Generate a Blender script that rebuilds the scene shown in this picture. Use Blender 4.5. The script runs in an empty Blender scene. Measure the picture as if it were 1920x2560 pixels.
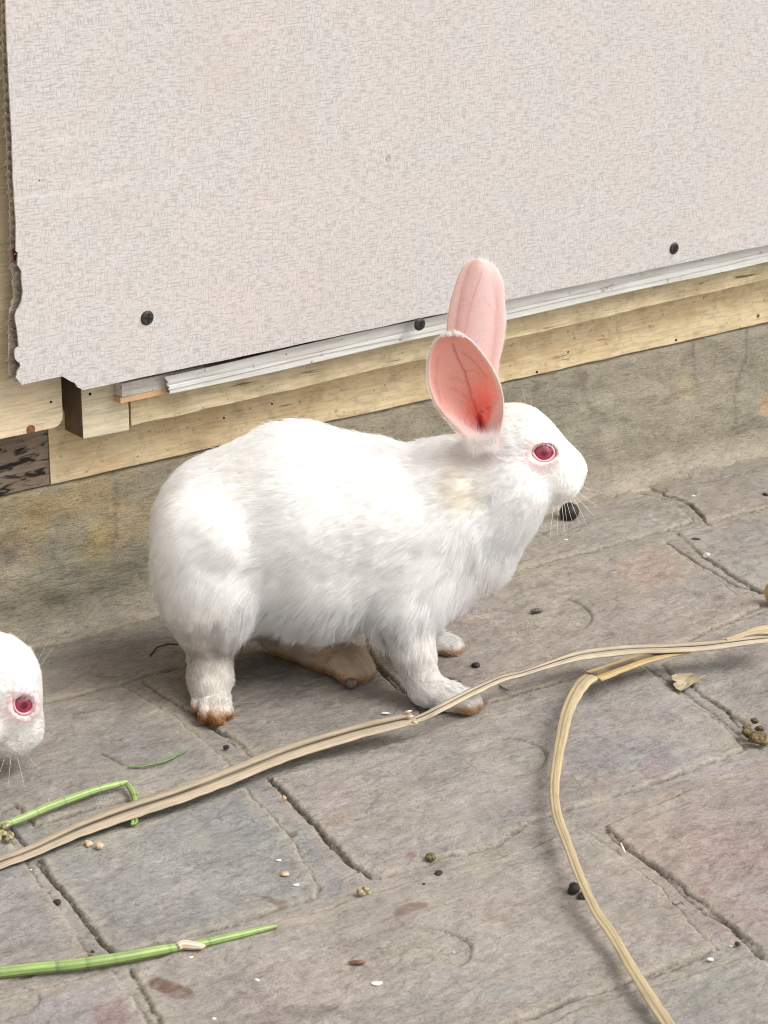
import bpy, bmesh, math, random
import numpy as np
from math import radians, sin, cos, pi
from mathutils import Vector, Matrix

# ------------------------------------------------------------ camera, sky, sun, exposure
FPX, PITCH, CAMH, YAW = 6100.0, radians(19.8), 0.60, radians(53.8)
hv = np.array([cos(YAW), sin(YAW), 0.0]); rv = np.array([sin(YAW), -cos(YAW), 0.0])
fv = hv*cos(PITCH) + np.array([0, 0, -sin(PITCH)]); uv = np.cross(rv, fv)
CAM = np.array([-0.9400, -1.2844, CAMH])
def ray(x, y):
    d = fv*FPX + rv*(x-960) - uv*(y-1280); return d/np.linalg.norm(d)
def gp(x, y, z=0.0):                       # photo pixel (1920 wide) -> point at height z
    d = ray(x, y); return CAM + d*((z-CAM[2])/d[2])
def wp(x, y, yy=0.0):                      # photo pixel -> point on the plane y = yy
    d = ray(x, y); return CAM + d*((yy-CAM[1])/d[1])

S = bpy.context.scene
C = S.collection
cd = bpy.data.cameras.new('camera'); cam = bpy.data.objects.new('camera', cd); C.objects.link(cam)
cd.sensor_fit = 'HORIZONTAL'; cd.sensor_width = 36.0; cd.lens = 36.0*FPX/1920.0
cd.clip_start = 0.05; cd.clip_end = 200
R = Matrix(((rv[0], uv[0], -fv[0]), (rv[1], uv[1], -fv[1]), (rv[2], uv[2], -fv[2])))
cam.matrix_world = Matrix.Translation(Vector(CAM)) @ R.to_4x4()
cd.dof.use_dof = True; cd.dof.focus_distance = 1.46; cd.dof.aperture_fstop = 45.0
S.camera = cam
S.render.resolution_x = 768; S.render.resolution_y = 1024

SUN_DIR = Vector((0.40, -0.66, 0.95)).normalized()      # towards the sun
el = math.asin(SUN_DIR.z); az = math.atan2(SUN_DIR.x, SUN_DIR.y)
w = bpy.data.worlds.new('World'); S.world = w; w.use_nodes = True
nt = w.node_tree; nt.nodes.clear()
sky = nt.nodes.new('ShaderNodeTexSky'); sky.sky_type = 'NISHITA'; sky.sun_disc = False
sky.sun_elevation = el; sky.sun_rotation = az; sky.air_density = 1.0; sky.dust_density = 4.0
bw = nt.nodes.new('ShaderNodeRGBToBW'); mx = nt.nodes.new('ShaderNodeMixRGB'); mx.inputs[0].default_value = 0.86
tint = nt.nodes.new('ShaderNodeMixRGB'); tint.blend_type = 'MULTIPLY'; tint.inputs[0].default_value = 1; tint.inputs[2].default_value = (1.0, 0.995, 0.985, 1)
bg = nt.nodes.new('ShaderNodeBackground'); bg.inputs[1].default_value = 0.15
wo = nt.nodes.new('ShaderNodeOutputWorld')
nt.links.new(sky.outputs[0], bw.inputs[0]); nt.links.new(sky.outputs[0], mx.inputs[1]); nt.links.new(bw.outputs[0], mx.inputs[2])
nt.links.new(mx.outputs[0], tint.inputs[1]); nt.links.new(tint.outputs[0], bg.inputs[0]); nt.links.new(bg.outputs[0], wo.inputs[0])
sl = bpy.data.lights.new('sun', 'SUN'); sl.energy = 1.0; sl.angle = radians(34); sl.color = (1.0, 0.98, 0.955)
so = bpy.data.objects.new('sun', sl); C.objects.link(so)
so.rotation_euler = (-SUN_DIR).to_track_quat('-Z', 'Y').to_euler()
S.view_settings.view_transform = 'Standard'; S.view_settings.look = 'None'
S.view_settings.exposure = 0.68; S.view_settings.gamma = 1.0; S.view_settings.use_curve_mapping = False
S.render.engine = 'CYCLES'
S.cycles.max_bounces = 8; S.cycles.diffuse_bounces = 6; S.cycles.filter_width = 1.05; S.cycles.transparent_max_bounces = 8
S.cycles.use_denoising = True
try: S.cycles_curves.shape = 'RIBBONS'
except Exception: pass

random.seed(4); rng = np.random.default_rng(7)

# ------------------------------------------------------------ helpers
def mesh_obj(name, verts, faces, mat=None, parent=None, smooth=True, col=None):
    me = bpy.data.meshes.new(name)
    verts = np.asarray(verts, dtype=np.float32)
    if isinstance(faces, np.ndarray) and faces.ndim == 2:
        n = faces.shape[1]; me.vertices.add(len(verts)); me.vertices.foreach_set('co', verts.ravel())
        me.loops.add(faces.size); me.loops.foreach_set('vertex_index', faces.ravel().astype(np.int32))
        me.polygons.add(len(faces)); me.polygons.foreach_set('loop_start', (np.arange(len(faces))*n).astype(np.int32))
        me.polygons.foreach_set('loop_total', np.full(len(faces), n, np.int32)); me.update(calc_edges=True)
    else:
        me.from_pydata([tuple(map(float, v)) for v in verts], [], [tuple(int(i) for i in f) for f in faces]); me.update()
    if smooth: me.polygons.foreach_set('use_smooth', np.ones(len(me.polygons), bool))
    if col is not None:
        a = me.attributes.new('col', 'FLOAT_COLOR', 'POINT')
        c4 = np.ones((len(verts), 4), np.float32); c4[:, :3] = col; a.data.foreach_set('color', c4.ravel())
    if mat: me.materials.append(mat)
    o = bpy.data.objects.new(name, me); C.objects.link(o)
    if parent: o.parent = parent
    return o
def empty(name, loc=(0, 0, 0)):
    o = bpy.data.objects.new(name, None); C.objects.link(o); o.location = loc; o.empty_display_size = 0.02
    return o
def tag(o, label=None, cat=None, group=None, kind=None):
    if label: o['label'] = label
    if cat: o['category'] = cat
    if group: o['group'] = group
    if kind: o['kind'] = kind
    return o
def place(parent_empty, child):            # child meshes are modelled in world coordinates
    child.parent = parent_empty
    child.matrix_parent_inverse = Matrix.Translation(-Vector(parent_empty.location))
    return child

def vnoise(x, y, seed=0):
    x = np.asarray(x, float); y = np.asarray(y, float)
    xi = np.floor(x).astype(np.int64); yi = np.floor(y).astype(np.int64); fx = x-xi; fy = y-yi
    fx = fx*fx*(3-2*fx); fy = fy*fy*(3-2*fy)
    def hsh(a, b):
        n = (a*374761393 + b*668265263 + seed*1442695041) & 0x7fffffff
        n = ((n ^ (n >> 13))*1274126177) & 0x7fffffff
        n = (n ^ (n >> 16)) & 0xffffff
        return n/float(0xffffff)
    return (hsh(xi, yi)*(1-fx)+hsh(xi+1, yi)*fx)*(1-fy) + (hsh(xi, yi+1)*(1-fx)+hsh(xi+1, yi+1)*fx)*fy
def fbm(x, y, oct=4, seed=0, gain=0.5):
    s = 0; a = 1; t = 0
    for k in range(oct):
        s = s + a*vnoise(x*2**k, y*2**k, seed+k*17); t += a; a *= gain
    return s/t
def sstep(a, b, x):
    t = np.clip((x-a)/(b-a), 0, 1); return t*t*(3-2*t)
def pl_dist(px, py, pts):                  # distance to a polyline and arclength fraction
    best = np.full(px.shape, 1e9)
    for (x0, y0), (x1, y1) in zip(pts[:-1], pts[1:]):
        dx, dy = x1-x0, y1-y0; L = dx*dx+dy*dy+1e-12
        t = np.clip(((px-x0)*dx+(py-y0)*dy)/L, 0, 1)
        best = np.minimum(best, np.hypot(px-x0-t*dx, py-y0-t*dy))
    return best
def poly_sd(px, py, pts):                  # signed distance to polygon (negative inside)
    d = pl_dist(px, py, list(pts)+[pts[0]]); ins = np.zeros(px.shape, bool); n = len(pts)
    for i in range(n):
        x0, y0 = pts[i]; x1, y1 = pts[(i+1) % n]
        c = ((y0 > py) != (y1 > py)) & (px < (x1-x0)*(py-y0)/(y1-y0+1e-15)+x0); ins ^= c
    return np.where(ins, -d, d)

# ------------------------------------------------------------ materials
class MB:
    def __init__(s, name):
        s.m = bpy.data.materials.new(name); s.m.use_nodes = True; s.t = s.m.node_tree; s.t.nodes.clear()
        s.out = s.n('ShaderNodeOutputMaterial'); s.b = s.n('ShaderNodeBsdfPrincipled'); s.l(s.b.outputs[0], s.out.inputs[0])
        s.co = s.n('ShaderNodeTexCoord').outputs['Object']
    def n(s, t): return s.t.nodes.new(t)
    def l(s, a, b): s.t.links.new(a, b)
    def noise(s, scale, detail=4, rough=0.5, vec=None, stretch=None, dist=0.0, off=(0, 0, 0)):
        v = vec or s.co
        if stretch:
            mp = s.n('ShaderNodeMapping'); mp.inputs['Scale'].default_value = stretch; mp.inputs['Location'].default_value = off
            s.l(v, mp.inputs[0]); v = mp.outputs[0]
        n = s.n('ShaderNodeTexNoise'); n.inputs['Scale'].default_value = scale; n.inputs['Detail'].default_value = detail
        n.inputs['Roughness'].default_value = rough; n.inputs['Distortion'].default_value = dist; s.l(v, n.inputs['Vector']); return n.outputs[0]
    def ramp(s, fac, stops):
        r = s.n('ShaderNodeValToRGB'); e = r.color_ramp.elements
        while len(e) < len(stops): e.new(0.5)
        for i, (p, c) in enumerate(stops):
            e[i].position = p; e[i].color = (c, c, c, 1) if isinstance(c, (int, float)) else (*c, 1)
        s.l(fac, r.inputs[0]); return r.outputs[0]
    def mix(s, fac, a, b, mode='MIX'):
        m = s.n('ShaderNodeMixRGB'); m.blend_type = mode
        for v, i in ((fac, 0), (a, 1), (b, 2)):
            if isinstance(v, (int, float)): m.inputs[i].default_value = v if i == 0 else (v, v, v, 1)
            elif isinstance(v, tuple): m.inputs[i].default_value = (*v, 1)
            else: s.l(v, m.inputs[i])
        return m.outputs[0]
    def math(s, op, a, b=0.0):
        m = s.n('ShaderNodeMath'); m.operation = op
        for v, i in ((a, 0), (b, 1)):
            if isinstance(v, (int, float)): m.inputs[i].default_value = v
            else: s.l(v, m.inputs[i])
        return m.outputs[0]
    def attr(s, nm='col'):
        a = s.n('ShaderNodeAttribute'); a.attribute_name = nm; return a.outputs['Color']
    def xyz(s):
        x = s.n('ShaderNodeSeparateXYZ'); s.l(s.co, x.inputs[0]); return x.outputs
    def bump(s, hgt, strength=0.5, dist=0.001):
        b = s.n('ShaderNodeBump'); b.inputs['Strength'].default_value = strength; b.inputs['Distance'].default_value = dist
        s.l(hgt, b.inputs['Height']); s.l(b.outputs[0], s.b.inputs['Normal'])
    def done(s, col=None, rough=0.8, spec=0.3):
        if col is not None:
            if isinstance(col, tuple): s.b.inputs['Base Color'].default_value = (*col, 1)
            else: s.l(col, s.b.inputs['Base Color'])
        s.b.inputs['Roughness'].default_value = rough; s.b.inputs['Specular IOR Level'].default_value = spec
        return s.m

def stone_mat(name, use_attr=True, base=(0.3, 0.26, 0.22), stretch=(1, 1, 1)):
    m = MB(name)
    c = m.attr() if use_attr else base
    n1 = m.noise(420, 3, 0.6, stretch=stretch, dist=1.6)
    n2 = m.noise(900, 2, 0.6, stretch=stretch, dist=2.2)
    n3 = m.noise(60, 5, 0.65, stretch=stretch, dist=0.8)
    n4 = m.noise(16, 4, 0.6)
    n5 = m.noise(1, 4, 0.65, stretch=(95*stretch[0], 250, 250*stretch[2]), dist=1.4)
    c = m.mix(0.48, c, m.ramp(n5, [(0.36, 0.55), (0.47, 0.97), (0.62, 1.15)]), 'MULTIPLY')
    f = m.ramp(n1, [(0.34, 0.58), (0.46, 0.96), (0.60, 1.16)])
    c = m.mix(0.62, c, f, 'MULTIPLY')
    c = m.mix(0.55, c, m.ramp(n2, [(0.36, 0.62), (0.5, 1.0), (0.64, 1.14)]), 'MULTIPLY')
    c = m.mix(0.6, c, m.ramp(n3, [(0.3, 0.72), (0.5, 1.0), (0.7, 1.12)]), 'MULTIPLY')
    c = m.mix(m.ramp(n4, [(0.5, 0.0), (0.75, 0.35)]), c, (0.36, 0.31, 0.25))
    h = m.mix(0.5, m.mix(0.5, n1, n3), n5)
    m.bump(h, 0.9, 0.0014)
    return m.done(c, 0.85, 0.25)
M_PAVER = stone_mat('stamped_stone')
M_PLINTH = stone_mat('plinth_concrete', stretch=(0.65, 1, 1.25))
M_FAR = stone_mat('far_stone', False, (0.36, 0.32, 0.28))

def linen_mat():
    m = MB('linen_print_board')
    a = m.ramp(m.noise(1, 3, 0.55, stretch=(150, 1, 950)), [(0.50, 0.0), (0.60, 1.0)])
    b = m.ramp(m.noise(1, 3, 0.55, stretch=(1050, 1, 170), off=(3, 0, 7)), [(0.52, 0.0), (0.62, 1.0)])
    d = m.ramp(m.noise(1, 2, 0.5, stretch=(680, 1, 680), off=(9, 0, 2)), [(0.47, 0.0), (0.60, 1.0)])
    g = m.mix(1.0, m.mix(1.0, a, b, 'LIGHTEN'), m.mix(0.42, (0.0, 0.0, 0.0), d), 'LIGHTEN')
    base = m.mix(m.ramp(m.noise(14, 3, 0.5), [(0.38, 0.0), (0.62, 1.0)]), (0.57, 0.55, 0.53), (0.58, 0.542, 0.522))
    dark = m.mix(m.ramp(m.noise(30, 3, 0.5), [(0.35, 0.0), (0.65, 1.0)]), (0.37, 0.355, 0.335), (0.42, 0.355, 0.325))
    c = m.mix(m.math('MULTIPLY', g, 0.84), base, dark)
    sp = m.ramp(m.noise(170, 1, 0.4), [(0.80, 0.0), (0.84, 1.0)])
    c = m.mix(m.math('MULTIPLY', sp, 0.5), c, (0.2, 0.17, 0.14))
    st = m.ramp(m.noise(9, 5, 0.6), [(0.58, 0.0), (0.74, 0.30)])
    c = m.mix(st, c, (0.50, 0.40, 0.33))
    sc = m.ramp(m.noise(1, 4, 0.6, stretch=(9, 1, 110), off=(2, 0, 4)), [(0.62, 0.0), (0.72, 0.35)])
    c = m.mix(sc, c, (0.66, 0.64, 0.61))
    m.bump(g, 0.12, 0.0003)
    return m.done(c, 0.55, 0.35)
M_LINEN = linen_mat()

def wood_mat(name, a, b, stain, grain_axis='x', dirt=0.5, char=False):
    m = MB(name)
    st = (14, 60, 170) if grain_axis == 'x' else (170, 60, 14)
    g = m.noise(1, 5, 0.6, stretch=st, dist=0.6)
    c = m.mix(m.ramp(g, [(0.3, 0.0), (0.65, 1.0)]), a, b)
    big = m.noise(24, 5, 0.62, dist=0.5)
    c = m.mix(m.ramp(big, [(0.48, 0.0), (0.72, 0.7)]), c, stain)
    st2 = tuple(v*1.6 for v in st)
    cr = m.ramp(m.noise(1, 4, 0.55, stretch=st2, off=(5, 1, 8)), [(0.66, 0.0), (0.72, 1.0)])
    c = m.mix(m.math('MULTIPLY', cr, dirt), c, (0.10, 0.065, 0.035))
    spk = m.ramp(m.noise(330, 2, 0.5), [(0.66, 0.0), (0.74, 0.7)])
    c = m.mix(m.math('MULTIPLY', spk, dirt), c, (0.14, 0.10, 0.06))
    grime = m.ramp(m.noise(70, 5, 0.7), [(0.52, 0.0), (0.70, 0.55)])
    c = m.mix(m.math('MULTIPLY', grime, dirt), c, (0.24, 0.19, 0.12))
    c = m.mix(0.55, c, m.ramp(m.noise(1, 4, 0.6, stretch=tuple(v*3 for v in st), dist=1.0), [(0.34, 0.62), (0.5, 1.0), (0.66, 1.12)]), 'MULTIPLY')
    if char:
        ck = m.ramp(m.noise(1, 4, 0.6, stretch=(60, 60, 240), dist=0.5), [(0.50, 0.0), (0.60, 1.0)])
        c = m.mix(ck, c, (0.018, 0.014, 0.012))
    m.bump(m.mix(0.5, g, m.math('MULTIPLY', cr, -1.0)), 0.5, 0.0008)
    return m.done(c, 0.72, 0.3)
M_BEAM = wood_mat('painted_old_wood', (0.64, 0.50, 0.29), (0.75, 0.62, 0.40), (0.52, 0.35, 0.17), dirt=0.8)
M_RAIL = wood_mat('grimy_pale_wood', (0.62, 0.50, 0.30), (0.74, 0.63, 0.42), (0.42, 0.33, 0.19), dirt=0.85)
M_POST = wood_mat('pale_post_wood', (0.62, 0.53, 0.36), (0.72, 0.64, 0.47), (0.55, 0.46, 0.30), 'x', 0.35)
M_DARKW = wood_mat('brown_rough_wood', (0.17, 0.115, 0.07), (0.25, 0.18, 0.11), (0.12, 0.08, 0.05), 'z', 0.8)
M_CHAR = wood_mat('charred_wood', (0.20, 0.15, 0.11), (0.27, 0.21, 0.16), (0.12, 0.085, 0.06), 'x', 0.8, True)
M_DOOR = wood_mat('cream_board', (0.66, 0.54, 0.36), (0.72, 0.61, 0.42), (0.62, 0.48, 0.30), 'x', 0.22)
M_WHITEWOOD = wood_mat('white_painted_batten', (0.62, 0.58, 0.53), (0.74, 0.71, 0.67), (0.52, 0.44, 0.36), 'x', 0.7)
M_RAWWOOD = wood_mat('raw_orange_wood', (0.62, 0.33, 0.17), (0.70, 0.46, 0.27), (0.52, 0.25, 0.12), 'x', 0.3)

def simple(name, col, rough=0.6, spec=0.4, n=None, amt=0.3, bump=0.0):
    m = MB(name); c = col
    if n:
        f = m.noise(n, 4, 0.6)
        c = m.mix(m.ramp(f, [(0.35, 0.0), (0.65, 1.0)]), tuple(v*(1-amt) for v in col), tuple(min(1, v*(1+amt*0.6)) for v in col))
        if bump: m.bump(f, bump, 0.001)
    return m.done(c, rough, spec)
def trim_mat():
    m = MB('dirty_white_trim')
    c = m.mix(m.ramp(m.noise(1, 4, 0.6, stretch=(30, 60, 260)), [(0.4, 0.0), (0.7, 1.0)]), (0.75, 0.75, 0.72), (0.60, 0.58, 0.54))
    d = m.ramp(m.noise(110, 4, 0.65), [(0.62, 0.0), (0.72, 0.8)])
    c = m.mix(d, c, (0.27, 0.21, 0.16)); m.bump(d, 0.1, 0.0005)
    return m.done(c, 0.42, 0.45)
M_TRIM = trim_mat()
M_PVC = simple('hollow_sheet_plastic', (0.56, 0.52, 0.46), 0.5, 0.4, 90, 0.35)
M_PVCIN = simple('flute_plastic', (0.42, 0.36, 0.30), 0.5, 0.4, 120, 0.4)
M_RED = simple('red_inner_layer', (0.16, 0.02, 0.02), 0.5)
M_SCREW = simple('blackened_screw_steel', (0.055, 0.052, 0.050), 0.42, 0.5, 500, 0.5)
M_SCREW.node_tree.nodes['Principled BSDF'].inputs['Metallic'].default_value = 0.5
M_SLOT = simple('screw_recess', (0.008, 0.008, 0.008), 0.8)
M_RUST = simple('rust_stain', (0.22, 0.10, 0.05), 0.9, 0.1, 500, 0.5)

# ------------------------------------------------------------ ground: pavement of irregular slabs
def G(pts): return [tuple(gp(x, y)[:2]) for x, y in pts]
slab_px = [
    ('I',  [(-260, 1905), (-60, 1815), (300, 1712), (440, 1790), (578, 1912), (560, 1935), (300, 2005), (90, 2062), (40, 2010), (-120, 2100)], (0.305, 0.27, 0.235)),
    ('R1b', [(355, 1702), (640, 1628), (880, 1558), (905, 1640), (1000, 1725), (1062, 1790), (900, 1842), (640, 1905), (600, 1868), (515, 1808)], (0.30, 0.26, 0.225)),
    ('C',  [(905, 1552), (1270, 1443), (1655, 1352), (1745, 1418), (1850, 1488), (1905, 1512), (1840, 1552), (1610, 1640), (1200, 1762), (1090, 1790), (1025, 1740), (930, 1650)], (0.355, 0.30, 0.255)),
    ('R1d', [(1690, 1332), (1760, 1318), (1940, 1272), (2150, 1290), (2300, 1370), (2000, 1500), (1900, 1480), (1780, 1410)], (0.345, 0.305, 0.265)),
    ('R0a', [(-300, 1760), (0, 1665), (400, 1560), (760, 1452), (800, 1530), (700, 1600), (340, 1700), (-60, 1800)], (0.30, 0.262, 0.225)),
    ('R0b', [(780, 1448), (1200, 1340), (1560, 1222), (1640, 1246), (1700, 1275), (1738, 1305), (1600, 1345), (1270, 1430), (840, 1545)], (0.35, 0.30, 0.25)),
    ('R0c', [(1590, 1205), (1860, 1150), (2200, 1080), (2400, 1150), (1940, 1262), (1765, 1306), (1728, 1262), (1660, 1235)], (0.345, 0.30, 0.255)),
    ('H',  [(-300, 2200), (0, 2118), (28, 2100), (95, 2200), (215, 2370), (225, 2402), (-60, 2470), (-250, 2400)], (0.315, 0.28, 0.26)),
    ('A',  [(95, 2148), (340, 2060), (615, 1968), (700, 2060), (800, 2210), (796, 2240), (640, 2292), (300, 2392), (278, 2380), (160, 2240)], (0.305, 0.285, 0.265)),
    ('B',  [(672, 1945), (1020, 1845), (1300, 1765), (1615, 1672), (1700, 1740), (1800, 1800), (1868, 1868), (1720, 1930), (1500, 2002), (1320, 2062), (1245, 2112), (1090, 2152), (960, 2192), (925, 2190), (873, 2160), (830, 2108), (755, 2030)], (0.345, 0.30, 0.27)),
    ('R2d', [(1650, 1660), (1900, 1565), (2150, 1520), (2300, 1700), (2000, 1850), (1905, 1862), (1850, 1800), (1745, 1730)], (0.325, 0.285, 0.255)),
    ('G',  [(-200, 2540), (0, 2490), (282, 2425), (330, 2490), (400, 2600), (450, 2700), (100, 2800), (-200, 2700)], (0.33, 0.285, 0.27)),
    ('D',  [(322, 2420), (640, 2320), (830, 2268), (980, 2215), (1250, 2140), (1450, 2075), (1500, 2100), (1650, 2215), (1798, 2372), (1560, 2458), (1460, 2488), (1296, 2554), (1100, 2640), (820, 2760), (520, 2760), (400, 2570)], (0.36, 0.31, 0.27)),
    ('E',  [(1510, 2068), (1720, 1975), (1925, 1912), (2200, 1880), (2400, 2100), (2100, 2370), (1925, 2402), (1850, 2335), (1705, 2216), (1550, 2110)], (0.37, 0.295, 0.26)),
    ('F',  [(1230, 2625), (1450, 2520), (1640, 2462), (1850, 2392), (2050, 2420), (2200, 2600), (1700, 2900), (1200, 2900)], (0.34, 0.305, 0.265)),
]
slabs = [(n, G(p), c) for n, p, c in slab_px]
crack_px = [  # polyline, half width mm, depth mm
    ([(18, 2055), (40, 2085), (75, 2118)], 2.0, 5), ([(88, 2150), (135, 2205), (200, 2288), (275, 2378)], 1.3, 5),
    ([(510, 1812), (548, 1832), (590, 1868)], 0.7, 3), ([(668, 1942), (700, 1975), (745, 2022), (790, 2068), (832, 2120), (872, 2162)], 1.5, 5),
    ([(872, 2162), (900, 2176), (926, 2190)], 0.9, 3), ([(925, 1650), (950, 1675), (975, 1705), (1020, 1745)], 1.6, 4),
    ([(1665, 1357), (1700, 1378), (1740, 1405)], 1.9, 5), ([(1740, 1405), (1790, 1432), (1840, 1462)], 1.2, 3), ([(1840, 1462), (1880, 1470), (1918, 1484)], 1.7, 5),
    ([(1850, 1548), (1880, 1538), (1925, 1524)], 1.6, 5), ([(1612, 1665), (1660, 1695), (1720, 1735)], 0.9, 3), ([(1720, 1735), (1790, 1785), (1850, 1835)], 0.8, 3), ([(1818, 1775), (1846, 1812)], 1.0, 3),
    ([(1512, 2075), (1530, 2098), (1575, 2128), (1640, 2170), (1700, 2225), (1762, 2278), (1830, 2318), (1868, 2360), (1910, 2400), (2000, 2470)], 0.95, 4),
    ([(1220, 2600), (1296, 2560), (1380, 2523), (1460, 2492), (1530, 2470), (1570, 2462)], 0.7, 4), ([(1605, 2448), (1700, 2415), (1796, 2378)], 0.7, 3),
    ([(1550, 1216), (1600, 1230), (1660, 1245), (1725, 1252)], 0.8, 2.5), ([(1690, 1217), (1790, 1200), (1860, 1190), (1925, 1174)], 0.8, 2.5),
    ([(1728, 1262), (1750, 1290), (1775, 1315)], 1.3, 3), ([(1270, 1435), (1330, 1418), (1375, 1411)], 0.7, 2), ([(240, 1690), (290, 1696), (320, 1688)], 0.7, 2.5),
    ([(392, 1618), (420, 1614), (440, 1612)], 0.8, 2.5), ([(255, 1887), (290, 1905), (325, 1922)], 1.2, 3), ([(270, 1855), (300, 1853)], 0.8, 2.5),
]
cracks = [(G(p), hw*1e-3, d*1e-3) for p, hw, d in crack_px]
cracks = [(p, hw*0.52, d*0.55) for p, hw, d in cracks]
dimples = [((1065, 2378), 113, 55), ((1262, 1893), 104, 48), ((1397, 1540), 80, 43), ((20, 2510), 75, 45)]
stain_px = [  # polygon, colour, strength
    ([(373, 2455), (392, 2446), (420, 2456), (446, 2462), (478, 2480), (483, 2495), (462, 2505), (430, 2495), (398, 2480), (378, 2472)], (0.15, 0.075, 0.055), 0.85),
    ([(633, 2238), (660, 2240), (690, 2252), (718, 2255), (720, 2266), (700, 2270), (680, 2262), (655, 2250)], (0.15, 0.115, 0.095), 0.8),
    ([(980, 2285), (1005, 2270), (1035, 2262), (1072, 2262), (1066, 2275), (1040, 2282), (1010, 2292), (985, 2295)], (0.17, 0.085, 0.07), 0.85),
    ([(720, 2082), (740, 2074), (744, 2086), (732, 2095), (722, 2090)], (0.15, 0.09, 0.075), 0.8),
    ([(705, 2518), (760, 2510), (845, 2520), (848, 2535), (790, 2550), (720, 2545)], (0.22, 0.185, 0.16), 0.6),
    ([(1015, 2135), (1035, 2130), (1040, 2145), (1022, 2150)], (0.25, 0.13, 0.12), 0.6),
    ([(1745, 2225), (1762, 2215), (1768, 2232), (1750, 2238)], (0.25, 0.12, 0.12), 0.6),
    ([(805, 2070), (850, 2035), (905, 2030), (880, 2050), (835, 2068)], (0.36, 0.235, 0.17), 0.45),
    ([(235, 2515), (300, 2490), (330, 2540), (300, 2590), (230, 2570)], (0.26, 0.12, 0.125), 0.5),
    ([(820, 2300), (860, 2285), (960, 2290), (935, 2315), (870, 2325)], (0.27, 0.23, 0.20), 0.35),
    ([(1600, 1905), (1640, 1880), (1690, 1895), (1680, 1940), (1620, 1960), (1595, 1930)], (0.27, 0.20, 0.22), 0.55),
    ([(1530, 2110), (1600, 2140), (1680, 2200), (1740, 2230), (1700, 2170), (1640, 2120), (1580, 2090)], (0.35, 0.235, 0.215), 0.25),
    ([(1560, 1400), (1640, 1360), (1700, 1400), (1720, 1450), (1600, 1480), (1540, 1450)], (0.40, 0.29, 0.23), 0.5),
]
tint_px = [  # soft colour patches (centre, radius px) -> world
    ((1560, 1890), 170, (0.29, 0.28, 0.29), 0.75), ((1270, 2060), 190, (0.29, 0.28, 0.29), 0.6), ((320, 1850), 150, (0.28, 0.275, 0.27), 0.6),
    ((500, 2110), 170, (0.285, 0.28, 0.27), 0.5), ((1790, 1420), 120, (0.29, 0.28, 0.265), 0.5), ((1265, 2480), 60, (0.30, 0.34, 0.33), 0.7),
    ((1890, 2390), 70, (0.30, 0.34, 0.34), 0.7), ((1750, 2460), 90, (0.32, 0.34, 0.31), 0.5), ((200, 2520), 130, (0.30, 0.27, 0.28), 0.5),
    ((60, 2280), 150, (0.31, 0.28, 0.28), 0.5), ((1740, 2120), 190, (0.39, 0.30, 0.28), 0.5), ((1000, 1960), 160, (0.345, 0.29, 0.265), 0.5),
    ((620, 1900), 70, (0.36, 0.30, 0.24), 0.4), ((1880, 2230), 60, (0.34, 0.34, 0.33), 0.6), ((900, 2420), 180, (0.36, 0.315, 0.27), 0.5),
]
def ax(a0, a1, lo, hi, fine, coarse):
    f = np.arange(lo, hi, fine); return np.concatenate([np.arange(a0, lo-coarse/2, coarse), f, np.arange(hi, a1, coarse)])
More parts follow.
